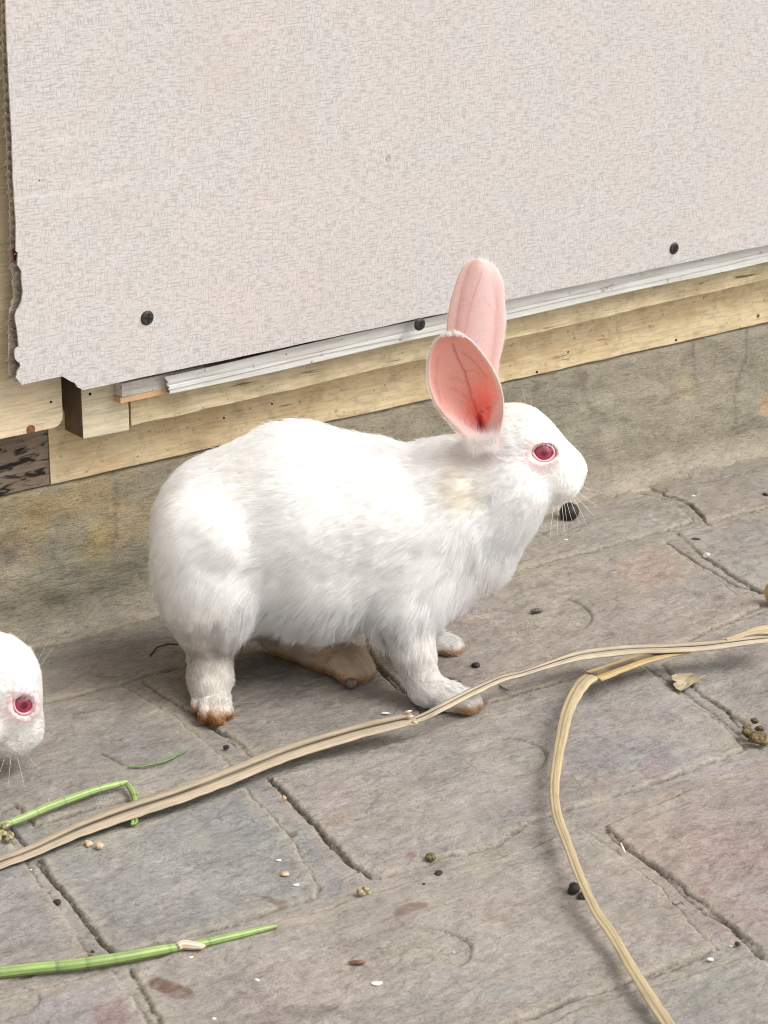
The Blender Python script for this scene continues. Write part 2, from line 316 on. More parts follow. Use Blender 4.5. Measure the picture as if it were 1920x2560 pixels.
def build_pavement():
    xs = ax(-1.0, 0.9, -0.53, 0.40, 0.0012, 0.012); ys = ax(-1.0, -0.0005, -0.62, -0.004, 0.0012, 0.012)
    X, Y = np.meshgrid(xs, ys, indexing='ij')
    jx = (fbm(X*90, Y*90, 3, 3)-0.5)*0.0045 + (fbm(X*400, Y*400, 2, 5)-0.5)*0.0014
    jy = (fbm(X*90, Y*90, 3, 13)-0.5)*0.0045 + (fbm(X*400, Y*400, 2, 15)-0.5)*0.0014
    Xj, Yj = X+jx, Y+jy
    sd = np.full(X.shape, 9.0); idx = np.full(X.shape, -1)
    for i, (n, p, c) in enumerate(slabs):
        d = poly_sd(Xj, Yj, p); m = d < sd; sd[m] = d[m]; idx[m] = i
    # regular slabs outside the photographed part
    out = (X < -0.56) | (X > 0.44) | (Y < -0.66)
    gx = np.floor(X/0.24); gy = np.floor((Y+gx % 2*0.07)/0.17)
    eg = np.minimum(np.minimum(X-gx*0.24, gx*0.24+0.24-X), np.minimum(Y+gx % 2*0.07-gy*0.17, gy*0.17+0.17-(Y+gx % 2*0.07)))
    sdo = 0.006-eg
    far = sd > 0.02
    sd = np.where(out & far, sdo, sd)
    cell = (gx*7+gy*13).astype(int)
    idx = np.where(out & far, 100 + ((gx-gx.min())*20 + (gy-gy.min())).astype(int), idx)
    inside = sd < 0
    raise_ = sstep(0.0006, -0.0022, sd)*0.0016
    rel = (fbm(X*28, Y*28, 5, 21)-0.5)*0.0034 + (fbm(X*150+3, Y*210, 3, 31)-0.5)*0.0011
    rel += -sstep(0.56, 0.62, fbm(X*55, Y*80, 4, 77))*0.0006
    H = raise_ + rel*np.where(inside, 1, 0.8) - 0.0006
    crackm = np.zeros(X.shape)
    for p, hw, dep in cracks:
        wv = hw*(0.6+0.5*vnoise(X*260, Y*260, 51))
        d = pl_dist(X+jx*0.35, Y+jy*0.35, p); k = sstep(wv*1.25+0.0003, wv*0.3, d)
        H -= k*dep; crackm = np.maximum(crackm, k)
    # fine random hairline cracks and edges of flaked layers
    ed = np.abs(fbm(X*38, Y*60, 4, 91)-0.5); lay = sstep(0.007, 0.0, ed)*(fbm(X*14, Y*14, 2, 92) > 0.52)
    H -= lay*0.0005
    dim = np.zeros(X.shape); ring = np.zeros(X.shape)
    for (cx, cy), rx, ry in dimples:
        c = gp(cx, cy); e1 = gp(cx+rx, cy)-c; rad = np.linalg.norm(e1)
        e2 = gp(cx, cy-ry)-c; r2 = np.linalg.norm(e2)
        a = e1[:2]/rad; b = e2[:2]/r2
        q1 = (X-c[0])*a[0]+(Y-c[1])*a[1]; q2 = (X-c[0])*b[0]+(Y-c[1])*b[1]
        q = np.hypot(q1/rad, q2/r2) + (fbm(X*60, Y*60, 2, 41)-0.5)*0.10
        ang = np.arctan2(q2/r2, q1/rad)
        H += -sstep(1.0, 0.9, q)*0.0007
        rr = np.exp(-((q-1)/0.030)**2)*(0.25+0.75*np.clip(np.cos(ang-0.35), 0, 1)+0.3*(np.cos(ang-3.9) > 0.75)); H -= rr*0.0017; ring = np.maximum(ring, rr)
        dim = np.maximum(dim, sstep(1.0, 0.9, q))
    # colours
    base = np.zeros(X.shape+(3,)); sand = np.array((0.42, 0.372, 0.30)); base[:] = sand
    for i, (n, p, c) in enumerate(slabs):
        m = (idx == i); base[m] = (np.array(c)*0.85+np.array((0.325, 0.292, 0.262))*0.15)*np.array((0.98, 1.0, 1.04))
    m = idx >= 100; base[m] = np.array((0.34, 0.30, 0.26)); 
    for (cx, cy), rr, c, a in tint_px:
        cc = gp(cx, cy); rw = np.linalg.norm(gp(cx+rr, cy)-cc)
        k = 0.65*a*sstep(1.35, 0.1, np.hypot(X-cc[0], Y-cc[1])/rw + (fbm(X*40, Y*40, 4, 61)-0.5)*1.3)*inside
        base = base*(1-k[..., None]) + np.array(c)*k[..., None]
    v = fbm(X*22, Y*30, 5, 71)[..., None]; base *= 0.80+0.42*v
    hue = (fbm(X*16, Y*22, 4, 81)-0.5)[..., None]; base *= 1+hue*np.array((0.09, -0.01, -0.08))
    hue = (fbm(X*35+9, Y*50, 4, 85)-0.5)[..., None]; base *= 1+hue*np.array((0.03, -0.05, 0.05))
    base = base*(1-0.12*sstep(0.55, 0.7, fbm(X*70, Y*120, 4, 77))[..., None])
    base = base*(1-0.35*dim[..., None]*0.9) + np.array((0.37, 0.335, 0.27))*(0.35*dim[..., None]*0.9)
    ek = (sstep(-0.012, 0.0, sd)*sstep(0.006, 0.0, sd))[..., None]*0.5
    base = base*(1-ek) + sand*0.98*ek
    ln_ = (np.exp(-((sd+0.0002)/0.0007)**2)*sstep(0.15, 0.45, vnoise(X*45, Y*45, 211))*0.8)[..., None]; base = base*(1-ln_)+np.array((0.13, 0.105, 0.085))*ln_
    H -= ln_[..., 0]*0.0012
    for p, c, a in stain_px:
        d = poly_sd(X+jx*0.5, Y+jy*0.5, G(p)); k = (a*sstep(0.0012, -0.0008, d)*(0.55+0.45*sstep(0.3, 0.6, fbm(X*300, Y*300, 3, 66))))[..., None]
        base = base*(1-k) + np.array(c)*k
    k = (crackm*0.85)[..., None]; base = base*(1-k)+np.array((0.07, 0.05, 0.035))*k
    k = (ring*0.7)[..., None]; base = base*(1-k)+np.array((0.17, 0.14, 0.11))*k
    k = (lay*0.22)[..., None]; base = base*(1-k)+np.array((0.15, 0.12, 0.10))*k
    fil = sstep(-0.034, -0.006, Y+(fbm(X*30, Y*30, 3, 44)-0.5)*0.03)[..., None]; base = base*(1-fil*0.85)+np.array((0.325, 0.283, 0.222))*fil*0.85*(0.82+0.36*fbm(X*50, Y*60, 4, 55))[..., None]
    H += sstep(-0.016, -0.001, Y)**2*0.0035
    nx, ny = len(xs), len(ys)
    vid = np.arange(nx*ny).reshape(nx, ny)
    quads = np.stack([vid[:-1, :-1], vid[1:, :-1], vid[1:, 1:], vid[:-1, 1:]], -1).reshape(-1, 4)
    lab = np.where(inside, idx, -1)
    ql = lab[:-1, :-1].reshape(-1)
    V = np.stack([X, Y, H], -1).reshape(-1, 3); CC = np.clip(base*0.87*np.array((0.99, 1.0, 0.975)), 0, 1).reshape(-1, 3)
    root = empty('pavement', (0, 0, 0)); tag(root, kind='structure')
    for l in np.unique(ql):
        q = quads[ql == l]
        if l >= 0 and len(q) < 12: continue
        u, inv = np.unique(q, return_inverse=True)
        mesh_obj('joint_mortar' if l < 0 else 'paver', V[u], inv.reshape(-1, 4), M_PAVER, root, True, CC[u])
    return root
build_pavement()
g = mesh_obj('ground', [(-60, -60, -0.012), (60, -60, -0.012), (60, 60, -0.012), (-60, 60, -0.012)], [(0, 1, 2, 3)], M_FAR, None, False)
tag(g, kind='structure')

# ------------------------------------------------------------ wall: plinth, beams, boards
WX0, WX1 = -1.05, 0.95
def build_plinth():
    xs = ax(WX0, WX1, -0.36, 0.45, 0.0025, 0.02)
    prof = [(-0.019, -0.006), (-0.0135, -0.0008), (-0.011, 0.0006), (-0.0085, 0.0014), (-0.006, 0.003), (-0.0038, 0.0058), (-0.0018, 0.0100), (-0.0006, 0.016)]
    prof += [(0.0, z) for z in np.arange(0.019, 0.0965, 0.003)] + [(0.0008, 0.0985), (0.003, 0.0995), (0.03, 0.0995), (0.03, 0.0)]
    P = np.array(prof); nx, npf = len(xs), len(P)
    X = np.repeat(xs[:, None], npf, 1); Yp = np.repeat(P[None, :, 0], nx, 0); Z = np.repeat(P[None, :, 1], nx, 0)
    # plinth top follows the beam's slightly rising underside
    zt = 1 + (X+0.29)*0.06; Z = Z*np.where(Z > 0.02, zt, 1)
    n = fbm(X*35, Z*50, 5, 5)-0.5; n2 = fbm(X*160, Z*260, 3, 9)-0.5
    s = np.arange(npf) < npf-3
    w_ = np.where(s, 1.0, 0.0)[None, :]*sstep(0, 3, np.arange(npf))[None, :]
    fl = -sstep(0.57, 0.62, fbm(X*30, Z*55, 4, 19))*0.0007
    Yp = Yp - (n*0.0035 + n2*0.0012 + fl)*w_
    Z = Z + (fbm(X*60, X*0+1, 3, 8)-0.5)*0.0015*(P[None, :, 1] > 0.09)
    col = np.zeros(X.shape+(3,)); col[:] = (0.30, 0.265, 0.195)
    def blend(k, c): 
        nonlocal col; k = k[..., None]; col = col*(1-k)+np.array(c)*k
    yel = sstep(0.45, 0.62, fbm(X*26+2, Z*34, 4, 33))*sstep(-0.12, -0.24, X)*0.5*sstep(0.02, 0.05, Z); blend(yel, (0.40, 0.29, 0.13))
    blend(sstep(0.45, 0.65, fbm(X*20+7, Z*30, 4, 35))*0.6, (0.25, 0.238, 0.18))
    blend(sstep(0.08, 0.24, X)*0.45, (0.32, 0.288, 0.225))
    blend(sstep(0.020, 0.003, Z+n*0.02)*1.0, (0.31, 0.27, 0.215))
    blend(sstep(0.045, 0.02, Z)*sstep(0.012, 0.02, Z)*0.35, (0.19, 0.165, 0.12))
    for px, py, rpx, c, a in ((30, 1370, 42, (0.17, 0.14, 0.12), 0.8), (1452, 947, 22, (0.20, 0.15, 0.12), 0.65), (1498, 1130, 18, (0.21, 0.165, 0.13), 0.6),
                              (1915, 1015, 22, (0.42, 0.28, 0.17), 0.7), (240, 1360, 40, (0.38, 0.30, 0.14), 0.6), (1490, 1080, 12, (0.2, 0.16, 0.13), 0.5),
                              (1715, 965, 25, (0.40, 0.33, 0.20), 0.5), (60, 1290, 90, (0.38, 0.28, 0.13), 0.45)):
        c0 = wp(px, py); rw = np.linalg.norm(wp(px+rpx, py)-c0)*0.85
        blend(a*sstep(1.2, 0.5, np.hypot(X-c0[0], (Z-c0[2])*0.7)/rw+(fbm(X*120, Z*120, 3, 3)-0.5)*1.0), c)
    for pts in ([(1868, 818), (1862, 900), (1838, 990), (1836, 1060)], [(290, 1190), (292, 1270), (283, 1370)], [(1168, 1005), (1165, 1060)], [(1735, 860), (1740, 960)]):
        q = [tuple(wp(*p)[[0, 2]]) for p in pts]
        d = pl_dist(X+(n2)*0.006, Z, q); blend(sstep(0.0022, 0.0005, d)*0.45, (0.12, 0.10, 0.085))
    col *= (0.82+0.36*fbm(X*50, Z*90, 4, 55))[..., None]
    vid = np.arange(nx*npf).reshape(nx, npf)
    q = np.stack([vid[:-1, :-1], vid[1:, :-1], vid[1:, 1:], vid[:-1, 1:]], -1).reshape(-1, 4)[:, ::-1]
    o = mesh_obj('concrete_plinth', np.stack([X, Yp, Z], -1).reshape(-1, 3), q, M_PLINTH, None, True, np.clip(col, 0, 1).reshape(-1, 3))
    tag(o, 'long stained grey concrete plinth under the wooden wall base, meeting the paving', 'plinth')
build_plinth()

wall = empty('shed_wall', (0.0, 0.0, 0.1))
tag(wall, 'shed wall of pale linen-print board over cream timber rails with white trim strip', 'wall')

def prism(name, outline, y0, y1, mat, parent=wall, bev=0.0, seg=2, rough=0.0, sub=None):
    """outline: list of (x,z); extruded between y0 (front) and y1 (back)."""
    bm = bmesh.new()
    f = [bm.verts.new((x, y0, z)) for x, z in outline]; b = [bm.verts.new((x, y1, z)) for x, z in outline]
    n = len(outline)
    bm.faces.new(f); bm.faces.new(b[::-1])
    for i in range(n): bm.faces.new((f[i], b[i], b[(i+1) % n], f[(i+1) % n]))
    bmesh.ops.recalc_face_normals(bm, faces=bm.faces)
    if bev:
        bmesh.ops.bevel(bm, geom=[e for e in bm.edges if e.calc_face_angle(0) > 0.3], offset=bev, segments=seg, affect='EDGES', profile=0.6, clamp_overlap=True)
    me = bpy.data.meshes.new(name); bm.to_mesh(me); bm.free()
    me.materials.append(mat)
    o = bpy.data.objects.new(name, me); C.objects.link(o)
    if parent: place(parent, o)
    return o
def strip(name, top, bot, y0, y1, mat, jit=0.0005, step=0.006, seed=0, bev=0.0006, x0=None, x1=None):
    """long board whose top and bottom edges are given as (x,z),(x,z) lines; slightly uneven edges."""
    def at(l, x): return l[0][1] + (l[1][1]-l[0][1])*(x-l[0][0])/(l[1][0]-l[0][0])
    xs = np.arange(x0, x1, step); xs = np.append(xs, x1)
    tz = [at(top, x)+(fbm(np.array(x*45.), np.array(0.3), 3, seed)-0.5)*jit*2 for x in xs]
    bz = [at(bot, x)+(fbm(np.array(x*45.), np.array(7.3), 3, seed+5)-0.5)*jit*2 for x in xs]
    # cross section: bevelled front
    V = []; F = []
    for x, t, b in zip(xs, tz, bz):
        V += [(x, y1, b), (x, y0+bev, b), (x, y0, b+bev), (x, y0, t-bev), (x, y0+bev, t), (x, y1, t)]
    m = len(xs)
    for i in range(m-1):
        for k in range(6): F.append((i*6+k, (i+1)*6+k, (i+1)*6+(k+1) % 6, i*6+(k+1) % 6))
    F.append(tuple(range(5, -1, -1))); F.append(tuple((m-1)*6+k for k in range(6)))
    bm = bmesh.new(); vs = [bm.verts.new(v) for v in V]
    for f in F: bm.faces.new([vs[i] for i in f])
    bmesh.ops.recalc_face_normals(bm, faces=bm.faces)
    me = bpy.data.meshes.new(name); bm.to_mesh(me); bm.free(); me.materials.append(mat)
    o = bpy.data.objects.new(name, me); C.objects.link(o); place(wall, o); return o
def W(px, y): p = wp(px[0], px[1], y); return (p[0], p[2])

# lower beam (front face y=0), its left end is a separate dark, charred block
YB, YR, YS, YT = -0.0015, -0.024, -0.033, -0.0365
YPF, YPB = -0.046, -0.0375
bx = W((127, 1200), YB)[0]
bot = [W((0, 1241), YB), W((1920, 806), YB)]
beam_top = [(-1, 0.147), (1, 0.147)]
strip('lower_beam', beam_top, bot, YB, 0.03, M_BEAM, 0.0009, seed=2, x0=bx, x1=WX1)
strip('charred_block', [W((0, 1093), YB), W((150, 1062), YB)], bot, YB+0.0006, 0.03, M_CHAR, 0.0008, seed=4, x0=WX0, x1=bx-0.0006)
# backing boards that close the wall behind everything
prism('backing_board', [(WX0, 0.148), (WX1, 0.148), (WX1, 0.75), (WX0, 0.75)], 0.002, 0.012, M_DARKW)
# upper rail
rx = W((328, 1040), YR)[0]
rb = [W((328, 1067), YR), W((1920, 700), YR)]; rt = [(rb[0][0], rb[0][1]+0.0215), (rb[1][0], rb[1][1]+0.0215)]
strip('upper_rail', rt, rb, YR, -0.0025, M_RAIL, 0.0012, seed=6, x0=rx, x1=WX1)
# a thin lip of old paint along the rail
# post
pl, pr = W((208, 1098), YR)[0], W((325, 1076), YR)[0]
pz0 = W((208, 1098), YR)[1]; pz1 = W((325, 1076), YR)[1]
post = prism('post', [(pl, pz0), (pr-0.0006, pz1), (pr-0.0002, pz1+0.004), (pr-0.0004, 0.33), (pl, 0.33)], YR, 0.0, M_POST, bev=0.0007)
post.data.materials.append(M_DARKW)
for f in post.data.polygons:
    if f.normal.x < -0.7: f.material_index = 1
# batten with white paint, raw orange end
s0 = [W((308, 1009), YS), W((1920, 640), YS)]
zb = W((308, 1009), YS)[1]
x_s = W((306, 1000), YS)[0]; x_e = W((412, 985), YS)[0]
strip('painted_batten', [(x_s, zb+0.013), (1, zb+0.013+0.006)], [(x_s, zb+0.0042), (1, zb+0.0042+0.006)], YS, -0.0245, M_WHITEWOOD, 0.0006, 0.003, 12, 0.0004, x_s, x_e+0.03)
strip('raw_wood_lip', [(x_s, zb+0.0042), (1, zb+0.0042+0.006)], [(x_s, zb), (1, zb+0.006)], YS+0.0005, -0.0245, M_RAWWOOD, 0.0005, 0.003, 15, 0.0004, x_s-0.001, x_e+0.006)
# aluminium / pvc trim strip with ridges
def trim():
    a0, a1 = W((425, 984), YT), W((1920, 652), YT)      # bottom edge
    t0, t1 = W((400, 950), YT), W((1920, 611), YT)
    xs = np.arange(W((410, 970), YT)[0], WX1, 0.01)
    def at(l0, l1, x): return l0[1]+(l1[1]-l0[1])*(x-l0[0])/(l1[0]-l0[0])
    prof = [(0.0, 0.004), (0.0, 0.0006), (0.02, 0.0), (0.34, -0.0002), (0.40, -0.0012), (0.52, -0.0012), (0.58, -0.0002), (0.66, -0.0002), (0.70, -0.0016), (0.82, -0.0018), (1.25, -0.0018)]
    V = []; F = []
    m = len(prof)
    for j, x in enumerate(xs):
        b, t = at(a0, a1, x), at(t0, t1, x)
        for k, (s, dy) in enumerate(prof):
            xx = x
            if j == 0: xx = x + (1-s)*0.004 + (0.0012 if k % 2 else -0.0003)
            V.append((xx, YT+dy, b+(t-b)*s + 0.0004*math.sin(x*31+k)))
    for i in range(len(xs)-1):
        for k in range(m-1): F.append((i*m+k, (i+1)*m+k, (i+1)*m+k+1, i*m+k+1))
    o = mesh_obj('trim_strip', V, F, M_TRIM, None, False); place(wall, o)
    sm = o.modifiers.new('thick', 'SOLIDIFY'); sm.thickness = 0.0007; sm.offset = 1
trim()
# cream board at the far left, standing behind the linen board
dx = W((156, 1000), -0.027)[0]; dz = W((140, 1070), -0.027)[1]
out = [(WX0, dz-0.004), (W((60, 1085), -0.027)[0], dz-0.001)]
out = [(WX0, dz-0.001), (dx-0.007, dz)] + [(dx-0.007+0.007*sin(a), dz+0.007-0.007*cos(a)) for a in (0.4, 0.8, 1.2, pi/2)] + [(dx, 0.75), (WX0, 0.75)]
prism('cream_board', out, -0.027, -0.016, M_DOOR, bev=0.0008)
kn = wp(77, 1074, -0.0272)
def disc(name, c, r, mat, y, n=20, h=0.0005, parent=wall):
    return prism(name, [(c[0]+r*cos(a)*1.0, c[2]+r*sin(a)) for a in np.linspace(0, 2*pi, n, endpoint=False)], y, y+h, mat, parent)
disc('wood_knot', kn, 0.0029, M_RUST, -0.0274)
disc('nail_hole', wp(127, 1005, -0.027), 0.0008, M_SLOT, -0.0272, 10)

# linen board: front sheet, rear sheet, flutes between, all torn along the left edge
fe = [(13, -40), (14, 0), (18, 120), (24, 240), (30, 350), (33, 450), (40, 560), (40, 628), (45, 632), (44, 648), (44, 663), (50, 671), (54, 679), (54, 703), (56, 718), (57, 733), (53, 757), (47, 770), (42, 776),
      (38, 790), (39, 805), (43, 825), (45, 845), (47, 866), (40, 872), (37, 878), (37, 890), (39, 898), (44, 904), (50, 908), (51, 916), (44, 928), (40, 944), (47, 952), (54, 962), (100, 952), (155, 941),
      (163, 945), (176, 953), (188, 958), (194, 968), (208, 975)]
outl = [W(p, YPF) for p in fe]
pb1 = W((1920, 612), YPF); pb0 = W((208, 975), YPF)
sl_ = (pb1[1]-pb0[1])/(pb1[0]-pb0[0])
xs_ = np.linspace(pb0[0]+0.02, WX1, 60)
outl += [(x, pb0[1]+sl_*(x-pb0[0])+(vnoise(np.array(x*60.), np.array(1.), 3)-0.5)*0.0008) for x in xs_]
top_x = outl[0][0]
outl = [(top_x, 0.75)] + outl + [(WX1, 0.75)]
board = prism('linen_board', outl, YPF, YPF+0.0012, M_LINEN)
board.data.materials.append(M_PVC)
for f in board.data.polygons:
    if abs(f.normal.y) < 0.5: f.material_index = 1
be = [(2, -40), (4, 0), (8, 150), (14, 300), (20, 430), (26, 560), (26, 671), (32, 687), (34, 695), (30, 704), (33, 720), (36, 735), (35, 745), (28, 752), (29, 765), (24, 772), (22, 820), (22, 880), (23, 938), (30, 948), (36, 957)]
bo = [W(p, YPB-0.0008) for p in be]
bo2 = [(bo[0][0], 0.75)] + bo + [(bo[-1][0]+0.004, bo[-1][1]), (pb0[0]-0.006, W((150, 936), YPB)[1]+0.001), (pb0[0]+0.008, pb0[1]+0.002), (WX1, pb0[1]+sl_*(WX1-pb0[0])+0.002), (WX1, 0.75)]
prism('rear_sheet', bo2, YPB-0.0008, YPB, M_PVC, board)
for o in (board,): pass
# flutes
def web(name, x, z, mat, curl, mesh=None):
    if mesh is None:
        V = []; F = []; n = 7
        for i in range(n+1):
            t = i/n; y = YPF+0.0012 + t*((YPB-0.0008)-(YPF+0.0012)); zz = -0.0042*t + 0.0011*sin(t*pi*1.0)
            for k, xx in enumerate((0.0, 0.03)):
                V += [(xx, y, zz), (xx, y, zz+0.0005)]
        for i in range(n):
            a = i*4; b = a+4
            F += [(a, b, b+2, a+2), (a+1, a+3, b+3, b+1), (a, a+1, b+1, b)]
        o = mesh_obj(name, V, F, mat, None, True)
    else:
        o = bpy.data.objects.new(name, mesh); C.objects.link(o)
    o.location = (x, 0, z); o.parent = board; o.matrix_parent_inverse = (board.matrix_parent_inverse @ Matrix.Identity(4)).inverted() @ Matrix.Translation(-Vector(wall.location)) if False else Matrix.Identity(4)
    return o
def fx_at(z):                               # front-sheet left edge x at height z
    p = [q for q in outl[1:len(fe)+1]]
    for a, b in zip(p[:-1], p[1:]):
        if min(a[1], b[1]) <= z <= max(a[1], b[1]) and a[1] != b[1] and a[0] < -0.24:
            return a[0]+(b[0]-a[0])*(z-a[1])/(b[1]-a[1])
    return p[0][0]
# ------------------------------------------------------------ end of board helpers
web_mesh = None
for k in range(44):
    z = W((45, 955), YPF)[1] + 0.0045 + k*0.0055 + random.uniform(-0.0004, 0.0004)
    xx = fx_at(z) + random.uniform(-0.0022, 0.0004) - (0.0015 if k < 12 else 0.0)
    o = web('flute', xx, z, M_PVCIN, 0, web_mesh)
    if web_mesh is None: web_mesh = o.data
rr_ = prism('red_scrap', [(fx_at(W((40, 640), YPF)[1])-0.001, W((40, 655), YPF)[1]), (fx_at(W((40, 640), YPF)[1])+0.006, W((40, 655), YPF)[1]), (fx_at(W((40, 640), YPF)[1])+0.006, W((40, 625), YPF)[1]), (fx_at(W((40, 640), YPF)[1])-0.001, W((40, 625), YPF)[1])], -0.042, -0.0417, M_RED, None)
rr_.parent = board

# screws
def screw_mesh():
    bm = bmesh.new(); n = 28
    prof = [(0.0047, 0.0008), (0.0046, -0.0002), (0.0040, -0.0010), (0.0031, -0.0013)]
    rings = [[bm.verts.new((r*cos(a), y, r*sin(a))) for a in np.linspace(0, 2*pi, n, endpoint=False)] for r, y in prof]
    for a, b in zip(rings[:-1], rings[1:]):
        for i in range(n): bm.faces.new((a[i], a[(i+1) % n], b[(i+1) % n], b[i]))
    bm.faces.new(rings[-1]); bmesh.ops.recalc_face_normals(bm, faces=bm.faces)
    me = bpy.data.meshes.new('screw'); bm.to_mesh(me); bm.free(); me.materials.append(M_SCREW); return me
def slot_mesh():
    l, w_ = 0.0027, 0.00055
    cr = [(w_, w_), (w_, l), (-w_, l), (-w_, w_), (-l, w_), (-l, -w_), (-w_, -w_), (-w_, -l), (w_, -l), (w_, -w_), (l, -w_), (l, w_)]
    V = [(x, -0.00135, z) for x, z in cr]+[(x, -0.0011, z) for x, z in cr]
    F = [tuple(range(12)), tuple(range(23, 11, -1))] + [(i, (i+1) % 12, 12+(i+1) % 12, 12+i) for i in range(12)]
    me = bpy.data.meshes.new('screw_slot'); me.from_pydata(V, [], F); me.materials.append(M_SLOT); return me
sm_, sl_m = screw_mesh(), slot_mesh()
for (px, py, y, rot, sc) in ((368, 795, YPF, 0.2, 1.0), (1050, 811, YPF-0.0016, 0.7, 0.92), (1685, 621, YPF, 0.9, 0.92)):
    p = wp(px, py, y)
    e = bpy.data.objects.new('screw', sm_); C.objects.link(e); e.location = p; e.scale = (sc,)*3; e.parent = board; e.rotation_euler = (0.06, rot, 0.05)
    s_ = bpy.data.objects.new('slot', sl_m); C.objects.link(s_); s_.parent = e
pp = wp(972, 396, YPF); disc('filled_hole', pp, 0.0021, simple('plug_filler', (0.40, 0.35, 0.30), 0.7, 0.3, 300, 0.3), YPF-0.0002, 16, 0.0006, None).parent = board
for px, py, rr in ((98, 451, 1.1), (716, 886, 1.0), (815, 527, .7), (855, 848, .7), (470, 714, .7), (580, 780, .5)):
    disc('nail_hole', wp(px, py, YPF), rr*0.0005, M_RUST, YPF-0.0001, 10, 0.0004, None).parent = board
# small nails / holes and nicks in the timbers
for px, py, y, rr in ((225, 985, YR, 0.0010), (1342, 930, YB, 0.001), (1895, 790, YB, 0.0016), (1690, 850, YB, 0.001), (1420, 880, YB, 0.0008), (560, 1045, YR, 0.0007), (680, 1010, YR, 0.0007)):
    place(wall, disc('nail_hole', wp(px, py, y), rr, M_RUST if rr > 0.0011 else M_SLOT, y-0.0002, 10, 0.0006, None))

# ------------------------------------------------------------ the rabbits
Oloc = CAM + hv*1.37 + rv*(-0.02); Oloc[2] = 0.0
DS = 1920/1659.0
def loc(dx, dy, Y=0.0):                     # pixel of the 1659-wide view -> rabbit frame (X forward, Y away, Z up) at depth Y
    d = ray(dx*DS, dy*DS); o = Oloc + hv*Y
    t = ((o-CAM)@hv)/(d@hv); p = CAM + d*t
    return np.array([(p-Oloc)@rv, Y, p[2]])
PX = 0.277e-3
def rotY(a): return np.array([[cos(a), 0, sin(a)], [0, 1, 0], [-sin(a), 0, cos(a)]])
def rotZ(a): return np.array([[cos(a), -sin(a), 0], [sin(a), cos(a), 0], [0, 0, 1]])

